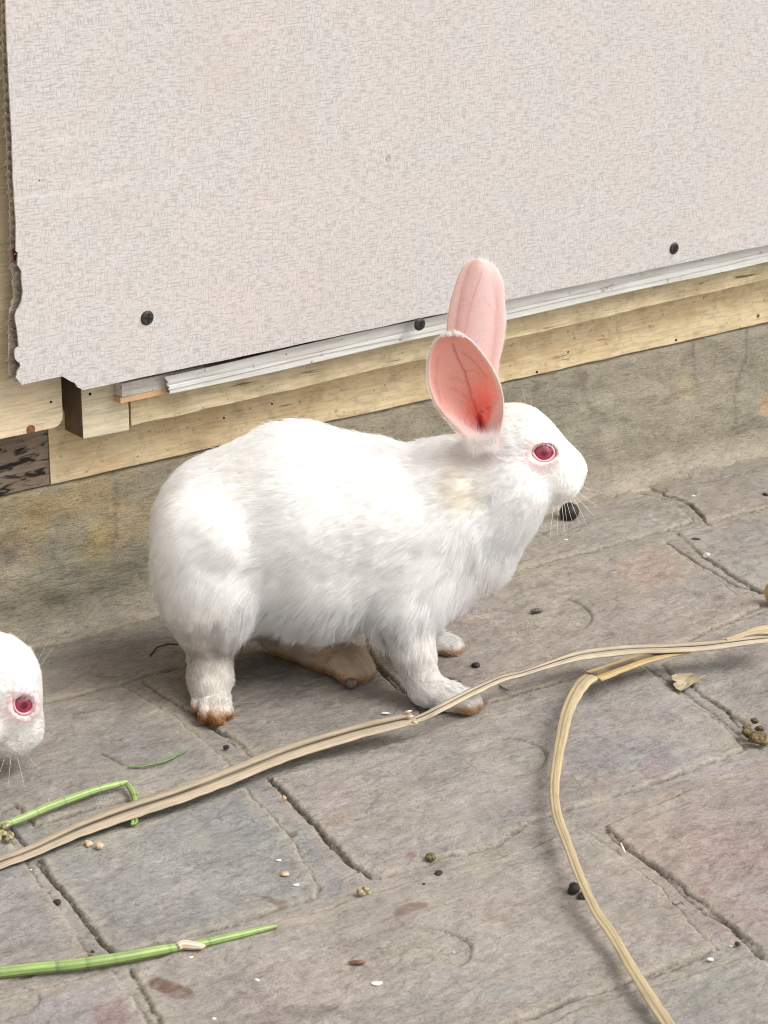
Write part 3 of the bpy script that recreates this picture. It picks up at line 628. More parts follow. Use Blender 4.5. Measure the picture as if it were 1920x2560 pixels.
def body_prims():
    """list of ('E', centre, radii, rot, k, part) and ('C', a, ra, b, rb, k, part)"""
    L = []
    def E(dx, dy, Y, a, b, c, rot=0, k=12, part='body'):
        L.append(['E', loc(dx, dy, Y*1e-3), np.array([a*PX, b*1e-3, c*PX]), rotY(radians(rot)), k*1e-3, part])
    def K(p, ra, q, rb, k=6, part='body'):
        L.append(['C', np.array(p), ra*1e-3, np.array(q), rb*1e-3, k*1e-3, part])
    E(490, 1150, 0, 158, 50, 170); E(640, 1108, 0, 190, 51, 196, k=15); E(800, 1130, 0, 165, 45, 185, k=15)
    E(925, 1145, 0, 135, 38, 160, k=14); E(985, 1130, -2, 105, 33, 125, rot=25, k=12); E(900, 1225, -3, 125, 35, 108, k=14)
    E(485, 1222, 0, 128, 46, 128, k=16); E(695, 1230, 0, 165, 44, 124, k=16)
    E(975, 1045, 0, 100, 30, 98, rot=-25, k=14)
    E(1085, 1000, 0, 96, 27, 96, k=10, part='head'); E(1112, 948, 0, 78, 23, 70, rot=25, k=8, part='head'); E(1078, 1048, 0, 88, 29, 76, k=12, part='head')
    E(1120, 1060, -6, 62, 20, 52, k=10, part='head'); E(1120, 1060, 6, 62, 20, 52, k=10, part='head')
    E(1176, 986, 0, 106, 18, 58, rot=53, k=8, part='head'); E(1220, 1018, 0, 40, 13, 48, rot=15, k=6, part='head'); E(1244, 1012, 0, 18, 6, 18, k=5, part='head')
    E(1212, 1048, -6.5, 30, 8, 27, k=5, part='head'); E(1212, 1048, 6.5, 30, 8, 27, k=5, part='head')
    E(1178, 1062, 0, 42, 11, 24, rot=10, k=6, part='head')
    E(1150, 952, -15, 40, 8, 20, rot=22, k=5, part='head'); E(1150, 952, 15, 40, 8, 20, rot=22, k=5, part='head')
    # near haunch and leg
    E(428, 1190, -33, 90, 24, 128, rot=-6, k=7); E(474, 1160, -40, 62, 17, 78, rot=-30, k=6); E(470, 1275, -32, 78, 23, 90, k=8)
    E(420, 1272, -22, 60, 26, 78, rot=-14, k=14)
    x0 = loc(440, 1400, -0.03)[0]
    K((x0, -0.032, 0.060), 17, (x0+0.001, -0.022, 0.036), 11.2, k=12)
    K((x0-0.002, -0.030, 0.078), 21, (x0, -0.026, 0.044), 12.5, k=14)
    xa = loc(442, 1430, -0.02)[0]; xb = loc(450, 1480, -0.04)[0]
    K((xa+0.002, -0.014, 0.022), 12.0, (xb+0.001, -0.036, 0.0155), 12.0, k=6); K((xb+0.001, -0.036, 0.0150), 11.8, (xb+0.001, -0.046, 0.0115), 10.2, k=5)
    for px, ye, yr in ((427, -0.056, 3.8), (446, -0.068, 4.4), (468, -0.072, 4.5), (488, -0.065, 4.1)):
        xx = loc(px, 1540, ye)[0]; K((xb+(xx-xb)*0.55, -0.045, 0.0095), 5.2, (xx, ye, 0.0052), yr, k=1.4)
    # far hind leg and foot
    E(520, 1290, 28, 90, 20, 90, k=10)
    a = loc(600, 1390, 0.035); b = loc(775, 1450, -0.006)
    K((a[0], 0.034, 0.0125), 10.5, ((a[0]+b[0])/2+0.006, 0.012, 0.0125), 11.5, k=8); K(((a[0]+b[0])/2, 0.014, 0.0125), 11.5, (b[0]-0.004, -0.003, 0.0095), 9.0, k=5)
    for dx_, dy_ in ((-0.006, -0.007), (0.0005, -0.004), (0.004, 0.002)):
        K((b[0]-0.012, -0.001+dy_*0.3, 0.010), 7.0, (b[0]+dx_, -0.006+dy_, 0.0058), 5.0, k=2.5)
    # near front leg
    E(885, 1268, -24, 76, 17, 90, rot=8, k=12)
    p0 = loc(878, 1330, -0.030); p1 = loc(893, 1405, -0.037); p2 = loc(915, 1478, -0.044); 
    K(p0, 16, p1, 11.2, k=12); K(p1, 11.2, p2, 9.0, k=5)
    xt = loc(1020, 1510, -0.05)[0]; xh = loc(925, 1490, -0.046)[0]
    K((xh, -0.046, 0.0115), 9.2, (xh+0.013, -0.048, 0.0085), 7.6, k=5)
    for dy_, lx in ((-0.0062, -0.003), (-0.0012, 0.001), (0.0040, 0.0), (0.0085, -0.005)):
        K((xh+0.008, -0.048+dy_*0.6, 0.0085), 5.6, (xt+lx, -0.049+dy_, 0.0050), 4.3, k=2.2)
    # far front leg
    E(930, 1270, 22, 60, 15, 90, k=12)
    q0 = loc(915, 1320, 0.028); K(q0, 12, (loc(922, 1385, 0.034)[0], 0.034, 0.012), 8.5, k=8)
    xf = loc(930, 1390, 0.035)[0]
    for dy_, lx in ((-0.004, 0.0135), (0.001, 0.0155), (0.006, 0.013)):
        K((xf, 0.035, 0.0085), 6.0, (xf+lx, 0.035+dy_, 0.0052), 4.3, k=2.2)
    E(396, 1262, 16, 42, 14, 50, k=6)      # tail
    E(1072, 1108, 0, 82, 26, 74, rot=35, k=14)
    E(1045, 1190, 0, 62, 22, 62, k=12)
    return L

def eye_surface():
    Lh = [l[:5] for l in body_prims() if l[0] == 'E' and l[5] == 'head']
    ys = np.linspace(-0.045, -0.008, 260); P = np.array([loc(1176, 978, y) for y in ys]); d = field(P, Lh)
    return P[np.argmax(d < 0)]
EYE = None
EN = np.array([0.16, -0.97, 0.16]); EN /= np.linalg.norm(EN)
def pose_prims(L, Rm, piv, off):
    out = []
    for p in L:
        p = list(p)
        if p[0] == 'E' and p[5] == 'head':
            p[1] = piv+off+Rm@(p[1]-piv); p[3] = Rm@p[3]
        out.append(tuple(p))
    return out
def field(P, L):
    d = None
    for p in L:
        if p[0] == 'E':
            q = (P-p[1])@p[3]; k0 = np.sqrt(((q/p[2])**2).sum(-1))+1e-9; k1 = np.sqrt(((q/p[2]**2)**2).sum(-1))+1e-9
            e = k0*(k0-1)/k1; k = p[4]
        else:
            a, ra, b, rb, k = p[1], p[2], p[3], p[4], p[5]
            ab = b-a; t = np.clip(((P-a)@ab)/(ab@ab), 0, 1); e = np.linalg.norm(P-a-t[..., None]*ab, axis=-1)-(ra+(rb-ra)*t)
        if d is None: d = e; continue
        hh = np.clip(0.5+0.5*(d-e)/k, 0, 1); d = d*(1-hh)+e*hh-k*hh*(1-hh)
    return d
EYE = eye_surface(); EC = EYE - EN*0.0096
def surface_nets(fn, lo, hi, h):
    lo = np.array(lo); n = np.ceil((np.array(hi)-lo)/h).astype(int)+1
    ax_ = [lo[i]+np.arange(n[i])*h for i in range(3)]
    Fv = np.empty(tuple(n), np.float64)
    for i in range(0, n[0], 12):
        g_ = np.stack(np.meshgrid(ax_[0][i:i+12], ax_[1], ax_[2], indexing='ij'), -1); Fv[i:i+12] = fn(g_)
    s = Fv < 0
    c = np.zeros(tuple(n-1), int)
    for a in (0, 1):
        for b in (0, 1):
            for d in (0, 1): c += s[a:n[0]-1+a, b:n[1]-1+b, d:n[2]-1+d]
    act = (c > 0) & (c < 8); ids = -np.ones(act.shape, int); ids[act] = np.arange(act.sum())
    ci = np.argwhere(act); acc = np.zeros((len(ci), 3)); cnt = np.zeros(len(ci))
    cor = [(a, b, d) for a in (0, 1) for b in (0, 1) for d in (0, 1)]
    for i in range(8):
        for j in range(i+1, 8):
            u, v = np.array(cor[i]), np.array(cor[j])
            if np.abs(u-v).sum() != 1: continue
            fu = Fv[tuple((ci+u).T)]; fw = Fv[tuple((ci+v).T)]; m = (fu < 0) != (fw < 0)
            t = np.where(m, fu/(fu-fw+1e-15), 0)[:, None]
            acc += np.where(m[:, None], u+(v-u)*t, 0); cnt += m
    V = lo + (ci+acc/cnt[:, None])*h
    Q = []
    for axis in range(3):
        sl0 = [slice(0, -1)]*3; sl1 = [slice(0, -1)]*3
        o1, o2 = [a for a in range(3) if a != axis]
        A = s.take(range(0, n[axis]-1), axis); B = s.take(range(1, n[axis]), axis)
        E_ = np.argwhere(A != B)
        ok = (E_[:, o1] > 0) & (E_[:, o2] > 0) & (E_[:, o1] < n[o1]-1) & (E_[:, o2] < n[o2]-1); E_ = E_[ok]
        flip = A[tuple(E_.T)]
        q = []
        for a, b in ((0, 0), (1, 0), (1, 1), (0, 1)):
            e = E_.copy(); e[:, o1] -= a; e[:, o2] -= b; q.append(ids[tuple(e.T)])
        q = np.stack(q, 1)
        if axis == 1: flip = ~flip
        q[flip] = q[flip][:, ::-1]; Q.append(q)
    Q = np.concatenate(Q)
    return V, Q[:, ::-1]
def grad(fn, P, e=0.0006):
    g_ = np.stack([fn(P+np.array(d)*e)-fn(P-np.array(d)*e) for d in ((1, 0, 0), (0, 1, 0), (0, 0, 1))], -1)
    return g_/(np.linalg.norm(g_, axis=-1, keepdims=True)+1e-9)

def fur_mat():
    m = MB('white_fur'); m.t.nodes.remove(m.b)
    a = m.attr(); d = m.n('ShaderNodeBsdfDiffuse'); t = m.n('ShaderNodeBsdfTranslucent'); g_ = m.n('ShaderNodeBsdfGlossy'); g_.inputs['Roughness'].default_value = 0.45
    g_.inputs['Color'].default_value = (1, 1, 1, 1)
    m.l(a, d.inputs[0]); m.l(a, t.inputs[0])
    x = m.n('ShaderNodeMixShader'); x.inputs[0].default_value = 0.46; m.l(d.outputs[0], x.inputs[1]); m.l(t.outputs[0], x.inputs[2])
    y = m.n('ShaderNodeMixShader'); y.inputs[0].default_value = 0.04; m.l(x.outputs[0], y.inputs[1]); m.l(g_.outputs[0], y.inputs[2])
    m.l(y.outputs[0], m.out.inputs[0]); return m.m
M_FUR = fur_mat()
def skin_mat():
    m = MB('rabbit_skin'); m.b.inputs['Subsurface Weight'].default_value = 0.15; m.b.inputs['Subsurface Radius'].default_value = (0.004, 0.002, 0.001)
    m.b.inputs['Subsurface Scale'].default_value = 1.0
    return m.done(m.attr(), 0.6, 0.3)
M_SKIN = skin_mat()
def ear_mat():
    m = MB('ear_skin'); m.t.nodes.remove(m.b); a = m.attr()
    n = m.noise(500, 3, 0.6); a = m.mix(0.25, a, m.ramp(n, [(0.3, 0.75), (0.6, 1.05)]), 'MULTIPLY')
    p = m.n('ShaderNodeBsdfPrincipled'); p.inputs['Roughness'].default_value = 0.5; p.inputs['Specular IOR Level'].default_value = 0.35
    p.inputs['Sheen Weight'].default_value = 0.35
    m.l(a, p.inputs['Base Color']); t = m.n('ShaderNodeBsdfTranslucent'); m.l(m.mix(1.0, a, (1.0, 0.70, 0.60), 'MULTIPLY'), t.inputs[0])
    x = m.n('ShaderNodeMixShader'); x.inputs[0].default_value = 0.46; m.l(p.outputs[0], x.inputs[1]); m.l(t.outputs[0], x.inputs[2]); m.l(x.outputs[0], m.out.inputs[0]); return m.m
M_EAR = ear_mat()
def eye_mat():
    m = MB('albino_eye'); m.b.inputs['Coat Weight'].default_value = 1.0; m.b.inputs['Coat Roughness'].default_value = 0.03
    m.b.inputs['Subsurface Weight'].default_value = 0.1; m.b.inputs['Subsurface Radius'].default_value = (0.002, 0.0006, 0.0006)
    return m.done(m.attr(), 0.25, 0.5)
M_EYE = eye_mat()
M_LID = simple('eyelid_skin', (0.80, 0.42, 0.44), 0.55, 0.3)
M_WHISK = simple('whisker_white', (0.85, 0.83, 0.80), 0.4, 0.4)

def tube(name, pts, radii, mat, n=6, parent=None, col=None):
    pts = np.array(pts, float); m = len(pts); V = []; 
    T = np.gradient(pts, axis=0); T /= np.linalg.norm(T, axis=1, keepdims=True)+1e-12
    up = np.array([0.13, 0.2, 0.97]); N = up-(T@up)[:, None]*T; N /= np.linalg.norm(N, axis=1, keepdims=True); B = np.cross(T, N)
    for i in range(m):
        for k in range(n):
            a = 2*pi*k/n; V.append(pts[i]+radii[i]*(cos(a)*N[i]+sin(a)*B[i]))
    F = [(i*n+k, i*n+(k+1) % n, (i+1)*n+(k+1) % n, (i+1)*n+k) for i in range(m-1) for k in range(n)]
    F += [tuple(range(n-1, -1, -1)), tuple((m-1)*n+k for k in range(n))]
    c = None
    if col is not None: c = np.repeat(np.array(col), n, 0)
    return mesh_obj(name, V, F, mat, parent, True, c)

def hair_object(name, pos, rad, cols, parent):
    n, k, _ = pos.shape
    hc = bpy.data.hair_curves.new(name); hc.add_curves([k]*n)
    hc.attributes['position'].data.foreach_set('vector', pos.astype(np.float32).ravel())
    ra = hc.attributes.get('radius') or hc.attributes.new('radius', 'FLOAT', 'POINT')
    ra.data.foreach_set('value', rad.astype(np.float32).ravel())
    a = hc.attributes.new('col', 'FLOAT_COLOR', 'CURVE'); c4 = np.ones((n, 4), np.float32); c4[:, :3] = cols; a.data.foreach_set('color', c4.ravel())
    hc.materials.append(M_FUR)
    o = bpy.data.objects.new(name, hc); C.objects.link(o); o.parent = parent; tag(o, kind='stuff'); return o

def spline_rows(rows, n):
    R_ = np.array(rows, float); t = np.linspace(0, len(R_)-1, n); out_ = np.empty((n, R_.shape[1]))
    for c in range(R_.shape[1]):                       # Catmull-Rom
        P = np.concatenate([[2*R_[0, c]-R_[1, c]], R_[:, c], [2*R_[-1, c]-R_[-2, c]]])
        i = np.minimum(t.astype(int), len(R_)-2); f = t-i; p0, p1, p2, p3 = P[i], P[i+1], P[i+2], P[i+3]
        out_[:, c] = 0.5*((2*p1)+(-p0+p2)*f+(2*p0-5*p1+4*p2-p3)*f**2+(-p0+3*p1-3*p2+p3)*f**3)
    return out_

NEAR_EAR = [(1018, 966, 1072, 962), (998, 942, 1080, 934), (964, 905, 1087, 895), (940, 872, 1086, 858), (927, 838, 1078, 826), (922, 800, 1064, 796), (926, 770, 1046, 769), (933, 749, 1030, 749), (942, 735, 1016, 735), (954, 726, 1003, 726), (967, 721, 992, 721)]
FAR_EAR = [(1015, 935, 1078, 900), (990, 870, 1076, 862), (970, 805, 1074, 818), (965, 740, 1079, 775), (967, 692, 1088, 735), (974, 652, 1092, 692), (983, 622, 1089, 645), (990, 600, 1087, 614), (999, 581, 1078, 590), (1009, 569, 1066, 574), (1021, 562, 1052, 563)]
def build_ear(parent, rows, Y0, lean, cup, near, T, hairs):
    ns, ntt = 70, 41
    R_ = spline_rows(rows, ns); V = np.empty((ns, ntt, 3)); col = np.empty((ns, ntt, 3)); PXY = np.empty((ns, ntt, 2))
    for i in range(ns):
        s = i/(ns-1)
        for j in range(ntt):
            t = j/(ntt-1)*2-1
            # ease towards the rims so the outline stays round
            px = R_[i, 0]+(R_[i, 2]-R_[i, 0])*(t+1)/2; py = R_[i, 1]+(R_[i, 3]-R_[i, 1])*(t+1)/2
            if near:
                c = cup*(0.35+1.1*math.exp(-((s-0.22)/0.2)**2)+0.25*(1-s)); tt = t-0.22*math.exp(-((s-0.1)/0.18)**2)
                dep = c*max(0, 1-tt*tt)**0.8*float(sstep(-0.02, 0.17, s))-0.0022*(1-float(sstep(0, 0.16, s)))*(1-t*t)
                dep += 0.006*math.exp(-((t-0.15)/0.2)**2)*math.exp(-((s-0.17)/0.06)**2)
            else:
                dep = cup*(1-t*t) + 0.0009*math.exp(-((t-0.62)/0.18)**2)*sin(pi*min(1, s*1.1)) + 0.0006*math.exp(-((t+0.72)/0.12)**2)
            V[i, j] = loc(px, py, Y0+lean*s+dep); PXY[i, j] = (px, py)
            PXY[i, j] = (px, py)
    P = PXY; X_, Y_ = P[..., 0], P[..., 1]
    S_ = np.linspace(0, 1, ns)[:, None]*np.ones((1, ntt)); T_ = np.linspace(-1, 1, ntt)[None]*np.ones((ns, 1))
    def B(c0, k, c): return c0*(1-k[..., None])+np.array(c)*k[..., None]
    if near:
        col[:] = (0.93, 0.61, 0.53)
        col = B(col, sstep(60, 0, np.hypot((X_-1045)*1.2, (Y_-850)*0.6))*0.8, (0.98, 0.54, 0.40))
        col = B(col, sstep(85, 20, np.hypot((X_-1040)*1.3, (Y_-905)*0.9))*0.85, (0.95, 0.30, 0.22))
        col = B(col, sstep(20, 4, np.hypot((X_-1037)*1.3, (Y_-918)*0.55))*0.9, (0.55, 0.035, 0.03))
        V_ = [([(978, 742), (990, 775), (1003, 800), (1012, 830), (1022, 865), (1032, 895)], 2.6, 0.55), ([(1060, 878), (1040, 888), (1028, 905)], 2.5, 0.75), ([(975, 838), (995, 845), (1012, 862)], 2.0, 0.3),
              ([(1003, 800), (1025, 800), (1045, 815)], 1.5, 0.22), ([(1012, 830), (985, 815), (960, 820)], 1.5, 0.25), ([(945, 770), (940, 820), (950, 870)], 2.5, 0.25), ([(1000, 760), (1030, 785), (1052, 815)], 2.5, 0.3)]
        vc = (0.62, 0.10, 0.10); rim = (0.95, 0.88, 0.85)
        col = B(col, np.maximum(sstep(0.88, 0.97, np.abs(T_)), sstep(0.95, 0.985, S_))*0.85, rim)
        xl = np.interp(Y_, [870, 900, 938], [925, 985, 1034]); xr = np.interp(Y_, [850, 900, 938], [1080, 1060, 1042])
        wf = np.clip(np.maximum(sstep(-2, 10, xl-X_), sstep(-4, 8, X_-xr))*(Y_ > 862)+sstep(932, 940, Y_), 0, 1); col = B(col, wf*0.80, (0.93, 0.84, 0.81))
        lb = sstep(0.55, 0.75, T_)*sstep(0.45, 0.10, S_); col = B(col, lb*0.75, (0.86, 0.72, 0.69))
        col = B(col, sstep(0.14, 0.0, S_)*sstep(0.2, 0.5, np.abs(T_-0.1))*0.7, (0.85, 0.70, 0.68))
    else:
        col[:] = (0.93, 0.77, 0.745)
        col = B(col, sstep(0.5, 0.0, np.abs(T_-0.15))*0.7, (0.95, 0.87, 0.87))  # pale sheen along the far ear's middle, painted into the skin colour
        col = B(col, sstep(0.55, 1.0, S_)*0.4, (0.90, 0.72, 0.66))
        V_ = [([(1040, 590), (1022, 640), (1008, 700), (1000, 750), (998, 800)], 2.0, 0.28), ([(1060, 600), (1072, 650), (1070, 720), (1062, 800)], 3.0, 0.16), ([(1000, 610), (990, 680), (980, 740)], 2.5, 0.2),
              ([(1045, 640), (1060, 665), (1070, 690)], 1.5, 0.2), ([(1018, 655), (995, 660), (985, 672)], 1.3, 0.2)]
        vc = (0.60, 0.26, 0.28); rim = (0.95, 0.88, 0.84)
        col = B(col, np.maximum(sstep(0.86, 0.97, np.abs(T_)), sstep(0.95, 0.985, S_))*0.85, rim)
    for pts, wd, a in V_:
        col = B(col, sstep(wd*1.5, wd*0.3, pl_dist(X_+3*(fbm(X_/14, Y_/14, 2, 5)-0.5), Y_, pts))*a, vc)
    VV = np.array([T(v) for v in V.reshape(-1, 3)])
    vid = np.arange(ns*ntt).reshape(ns, ntt)
    F = np.stack([vid[:-1, :-1], vid[:-1, 1:], vid[1:, 1:], vid[1:, :-1]], -1).reshape(-1, 4)
    o = mesh_obj('ear', VV, F, M_EAR, parent, True, np.clip(col, 0, 1).reshape(-1, 3))
    sm = o.modifiers.new('thick', 'SOLIDIFY'); sm.thickness = 0.0011; sm.offset = 0
    # short hairs: rim, outside of the ear, fluff at the base
    n = hairs; HP = []; HL = []; HD = []
    Vg = VV.reshape(ns, ntt, 3)
    du = np.gradient(Vg, axis=0); dv = np.gradient(Vg, axis=1); N = np.cross(du, dv); N /= np.linalg.norm(N, axis=-1, keepdims=True)+1e-12
    if (T(np.array([0, -1.0, 0]))-T(np.zeros(3)))@N[35, 20] < 0: N = -N        # N: towards the side the photograph sees
    du /= np.linalg.norm(du, axis=-1, keepdims=True)+1e-12; dv /= np.linalg.norm(dv, axis=-1, keepdims=True)+1e-12
    for q in range(n):
        u = random.random()
        if u < 0.42:
            i = random.randint(2, ns-1); j = random.choice((0, 0, ntt-1, ntt-1, 1, ntt-2)); 
            if random.random() < 0.08: i = random.randint(ns-3, ns-1); j = random.randint(0, ntt-1)
            sgn = -1 if j < ntt/2 else 1
            d = du[i, j]*(0.75 if i < ns-9 else 0.15)+dv[i, j]*sgn*(0.30 if i < ns-5 else 0.0)+N[i, j]*random.uniform(-0.3, 0.45); l = random.uniform(0.0012, 0.0026)
            if i < 14: l *= 1.8
        elif u < 0.72:
            i = random.randint(0, ns-2); j = random.randint(0, ntt-1); d = -N[i, j]*0.35+du[i, j]+dv[i, j]*random.uniform(-.3, .3); l = random.uniform(0.002, 0.004)
        elif u < 0.90:
            i = int(abs(random.gauss(0, 8))); i = min(i, ns-1); j = random.randint(0, ntt-1)
            if near and abs(j/(ntt-1)*2-1-0.1) < 0.05+0.022*max(0, i-6): continue
            d = du[i, j]*0.8+N[i, j]*0.45+dv[i, j]*random.uniform(-.5, .5); l = random.uniform(0.004, 0.008)
        else:
            i = random.randint(0, ns-1); j = ntt-1-int(abs(random.gauss(0, 2.2))); j = max(j, 0); d = du[i, j]*0.9+N[i, j]*0.18; l = random.uniform(0.002, 0.0038)
            if not near: continue
        d = d/np.linalg.norm(d); HP.append(Vg[i, j]+du[i, j]*random.uniform(0, .0011)+dv[i, j]*random.uniform(-.0006, .0006)); HD.append(d); HL.append(l)
    for q in range(n//4):
        i = random.randint(0, 6 if near else 3); j = random.randint(0, ntt-1)
        d = -du[i, j]*random.uniform(0.2, 1.0)+N[i, j]*random.uniform(0.25, 0.6)+dv[i, j]*random.uniform(-.7, .4); d = d/np.linalg.norm(d)
        HP.append(Vg[i, j]); HD.append(d); HL.append(random.uniform(0.003, 0.0075))
    HP, HD, HL = np.array(HP), np.array(HD), np.array(HL)[:, None]
    pos = np.stack([HP, HP+HD*HL*0.5, HP+HD*HL+np.array([0, 0, -1])*HL*0.06], 1)
    rad = np.ones((len(HP), 1))*np.array([[4.5e-5, 3.5e-5, 1e-5]])
    hair_object('ear_fluff', pos, rad, np.tile(np.array([[0.955, 0.92, 0.895]]), (len(HP), 1)), o)
    return o

def build_rabbit(name, label, world_T, Rm, off, piv, nh, res, xmin_hair=None, ear_back=0.0):
    root = empty(name, (0, 0, 0)); tag(root, label, 'rabbit', 'white rabbits on the paving')
    Tm = Matrix(((rv[0], hv[0], 0, 0), (rv[1], hv[1], 0, 0), (0, 0, 1, 0), (0, 0, 0, 1)))
    root.matrix_world = world_T @ Tm
    def T(p): return piv+off+Rm@(np.asarray(p)-piv)
    L = pose_prims(body_prims(), Rm, piv, off)
    if np.linalg.norm(off) > 0.01:
        L.append(('C', loc(930, 1130, 0), 0.034, T(loc(1010, 1040, 0)), 0.026, 0.014))
    L = [l[:5] if l[0] == 'E' else l[:6] for l in L]
    L = [(l if l[0] == 'E' else (l[0], l[1], l[2], l[3], l[4], l[5])) for l in L]
    MY = np.array([1, -1, 1]); eyes = [T(EYE), T(EYE*MY)]; ecs = [T(EC), T(EC*MY)]; eye_n = [Rm@EN, Rm@(EN*MY)]
    frames = []
    for nn in eye_n:
        fx = Rm@np.array([0.985, 0, -0.17]); fx = fx-(fx@nn)*nn; fx /= np.linalg.norm(fx); fz = np.cross(fx, nn); fz = fz if (Rm.T@fz)[2] > 0 else -fz
        frames.append((fx, nn, fz))
    def fn(P):
        d = field(P, L)
        for e, (fx, nn, fz) in zip(eyes, frames):
            Q_ = P-e; qx, qn, qz = Q_@fx, Q_@nn, Q_@fz
            # soft swelling of the lids round the eye, then the almond opening
            lid = (np.sqrt((qx/0.0112)**2+((qn+0.0042)/0.0050)**2+((qz-0.0002)/0.0080)**2)-1)*0.0050
            hh = np.clip(0.5+0.5*(d-lid)/0.005, 0, 1); d = d*(1-hh)+lid*hh-0.005*hh*(1-hh)
            r_ = np.sqrt((qx/0.0079)**2+(qz/0.0057)**2)
            op = np.maximum((r_-1)*0.0062, -(qn+0.006))
            d = np.maximum(d, -op)
        return np.maximum(d, -(P[..., 2]-0.0006))
    lo, hi = (-0.15, -0.085, -0.003), (0.155, 0.075, 0.20)
    V, Q = surface_nets(fn, lo, hi, res)
    # ---- colours
    HC = lambda P: Rm.T@0 if False else None
    def head_inv(P): return (P-piv-off)@Rm+piv          # back to the unposed head frame
    eye_c = EYE
    foot_pts = [loc(440, 1560, -0.06), loc(790, 1480, -0.01), loc(1040, 1525, -0.05), loc(985, 1405, 0.035)]
    def colour(P):
        n = len(P); c = np.tile(np.array([[0.968, 0.966, 0.958]]), (n, 1)); z = P[:, 2]; x = P[:, 0]; y = P[:, 1]
        def B(k, cc):
            nonlocal c; k = np.clip(k, 0, 1)[:, None]; c = c*(1-k)+np.array(cc)*k
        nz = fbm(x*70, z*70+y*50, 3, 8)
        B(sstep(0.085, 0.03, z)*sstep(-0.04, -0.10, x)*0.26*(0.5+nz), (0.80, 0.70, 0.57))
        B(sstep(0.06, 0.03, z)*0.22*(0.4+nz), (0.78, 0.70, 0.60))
        H_ = head_inv(P)
        ny = loc(1000, 1050, -0.03); B(sstep(0.020, 0.004, np.hypot(H_[:, 0]-ny[0], H_[:, 2]-ny[2]))*(H_[:, 1] < 0)*0.42*nz*1.6, (0.82, 0.70, 0.48))
        tp = loc(1120, 875, 0); B(sstep(0.03, 0.0, np.linalg.norm(H_-tp, axis=1))*0.35, (0.94, 0.87, 0.74))
        eb = loc(1050, 965, -0.028); B(sstep(0.020, 0.004, np.linalg.norm(H_-eb, axis=1))*0.45, (0.86, 0.66, 0.67))
        for s_ in (1, -1):
            e_ = eye_c*np.array([1, s_, 1]); B(sstep(0.0155, 0.008, np.linalg.norm(H_-e_, axis=1))*0.5, (0.88, 0.62, 0.64))
        nn = loc(1262, 1022, 0); B(sstep(0.009, 0.002, np.linalg.norm(H_-nn, axis=1))*0.35, (0.92, 0.72, 0.68))
        # tan feet: soles and toe tips
        tx, ty = loc(460, 1550, -0.06)[:2]
        near_hind = (np.hypot(x-tx, y+0.05) < 0.034) & (y < -0.03)
        B(near_hind*sstep(0.0085, 0.0045, z)*1.0 + near_hind*sstep(-0.064, -0.073, y)*0.75*sstep(0.012, 0.007, z), (0.52, 0.27, 0.10))
        fa = loc(700, 1430, 0.015); far_hind = (z < 0.040) & (x > loc(575, 1400, 0.03)[0]) & (x < loc(830, 1470, -0.01)[0]) & (y > -0.022) & (y < 0.055)
        B(far_hind*(0.72*sstep(0.036, 0.022, z))*(0.75+0.5*nz), (0.93, 0.76, 0.55)); B(far_hind*sstep(0.012, 0.004, z)*0.85, (0.66, 0.38, 0.16))
        fp = loc(1000, 1515, -0.05); nf = (np.hypot(x-fp[0], y-fp[1]) < 0.034) & (z < 0.02)
        B(nf*sstep(0.0085, 0.004, z)*sstep(fp[0]-0.012, fp[0], x)*0.95, (0.58, 0.34, 0.15))
        ff = loc(975, 1398, 0.035); nf = (np.hypot(x-ff[0], y-ff[1]) < 0.022) & (z < 0.02)
        B(nf*sstep(0.0075, 0.004, z)*0.85, (0.62, 0.38, 0.18)); 
        return c
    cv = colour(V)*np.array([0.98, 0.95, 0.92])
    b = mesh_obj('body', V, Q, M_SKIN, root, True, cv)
    # ---- hair roots
    tri = np.concatenate([Q[:, [0, 1, 2]], Q[:, [0, 2, 3]]]); A, B_, D_ = V[tri[:, 0]], V[tri[:, 1]], V[tri[:, 2]]
    ar = np.linalg.norm(np.cross(B_-A, D_-A), axis=1); cen = (A+B_+D_)/3
    H_ = head_inv(cen); hd = sstep(loc(1010, 1000, 0)[0], loc(1060, 1000, 0)[0], H_[:, 0])*(H_[:, 2] > 0.085)
    wgt = ar*(1+1.6*hd)*(1+2.0*(cen[:, 2] < 0.060))
    if xmin_hair is not None: wgt = wgt*np.where(cen[:, 0] > xmin_hair, 1, 0.10)
    idx = rng.choice(len(tri), nh, p=wgt/wgt.sum()); r1, r2 = rng.random(nh), rng.random(nh); q = np.sqrt(r1)
    P = A[idx]*(1-q)[:, None]+B_[idx]*(q*(1-r2))[:, None]+D_[idx]*(q*r2)[:, None]
    N = grad(fn, P)
    keep = np.ones(nh, bool)
    H_ = head_inv(P)
    for s_ in (1, -1):
        e_ = EYE*np.array([1, s_, 1]); dd = (H_-e_+np.array([0, 0, 0.0006]))/np.array([0.0084, 0.0085, 0.0062]); keep &= np.linalg.norm(dd, axis=1) > 1.0
    P, N, H_ = P[keep], N[keep], H_[keep]; n = len(P)
    x, y, z = P.T
    hx = H_[:, 0]; ish = sstep(loc(1020, 1000, 0)[0], loc(1060, 1000, 0)[0], hx)*sstep(0.08, 0.10, H_[:, 2])
    fl = np.tile(np.array([[-0.9, 0.0, -0.30]]), (n, 1))
    low = sstep(0.10, 0.035, z)[:, None]; fl = fl*(1-low)+np.array([-0.30, 0.0, -1.0])*low
    rear = sstep(-0.05, -0.11, x)[:, None]; fl = fl*(1-rear*0.7)+np.array([-0.35, 0, -0.85])*rear*0.7
    ch = (sstep(0.03, 0.08, x)*sstep(0.13, 0.10, z)*(1-ish))[:, None]; fl = fl*(1-ch*0.8)+np.array([-0.10, 0, -1.0])*ch*0.8
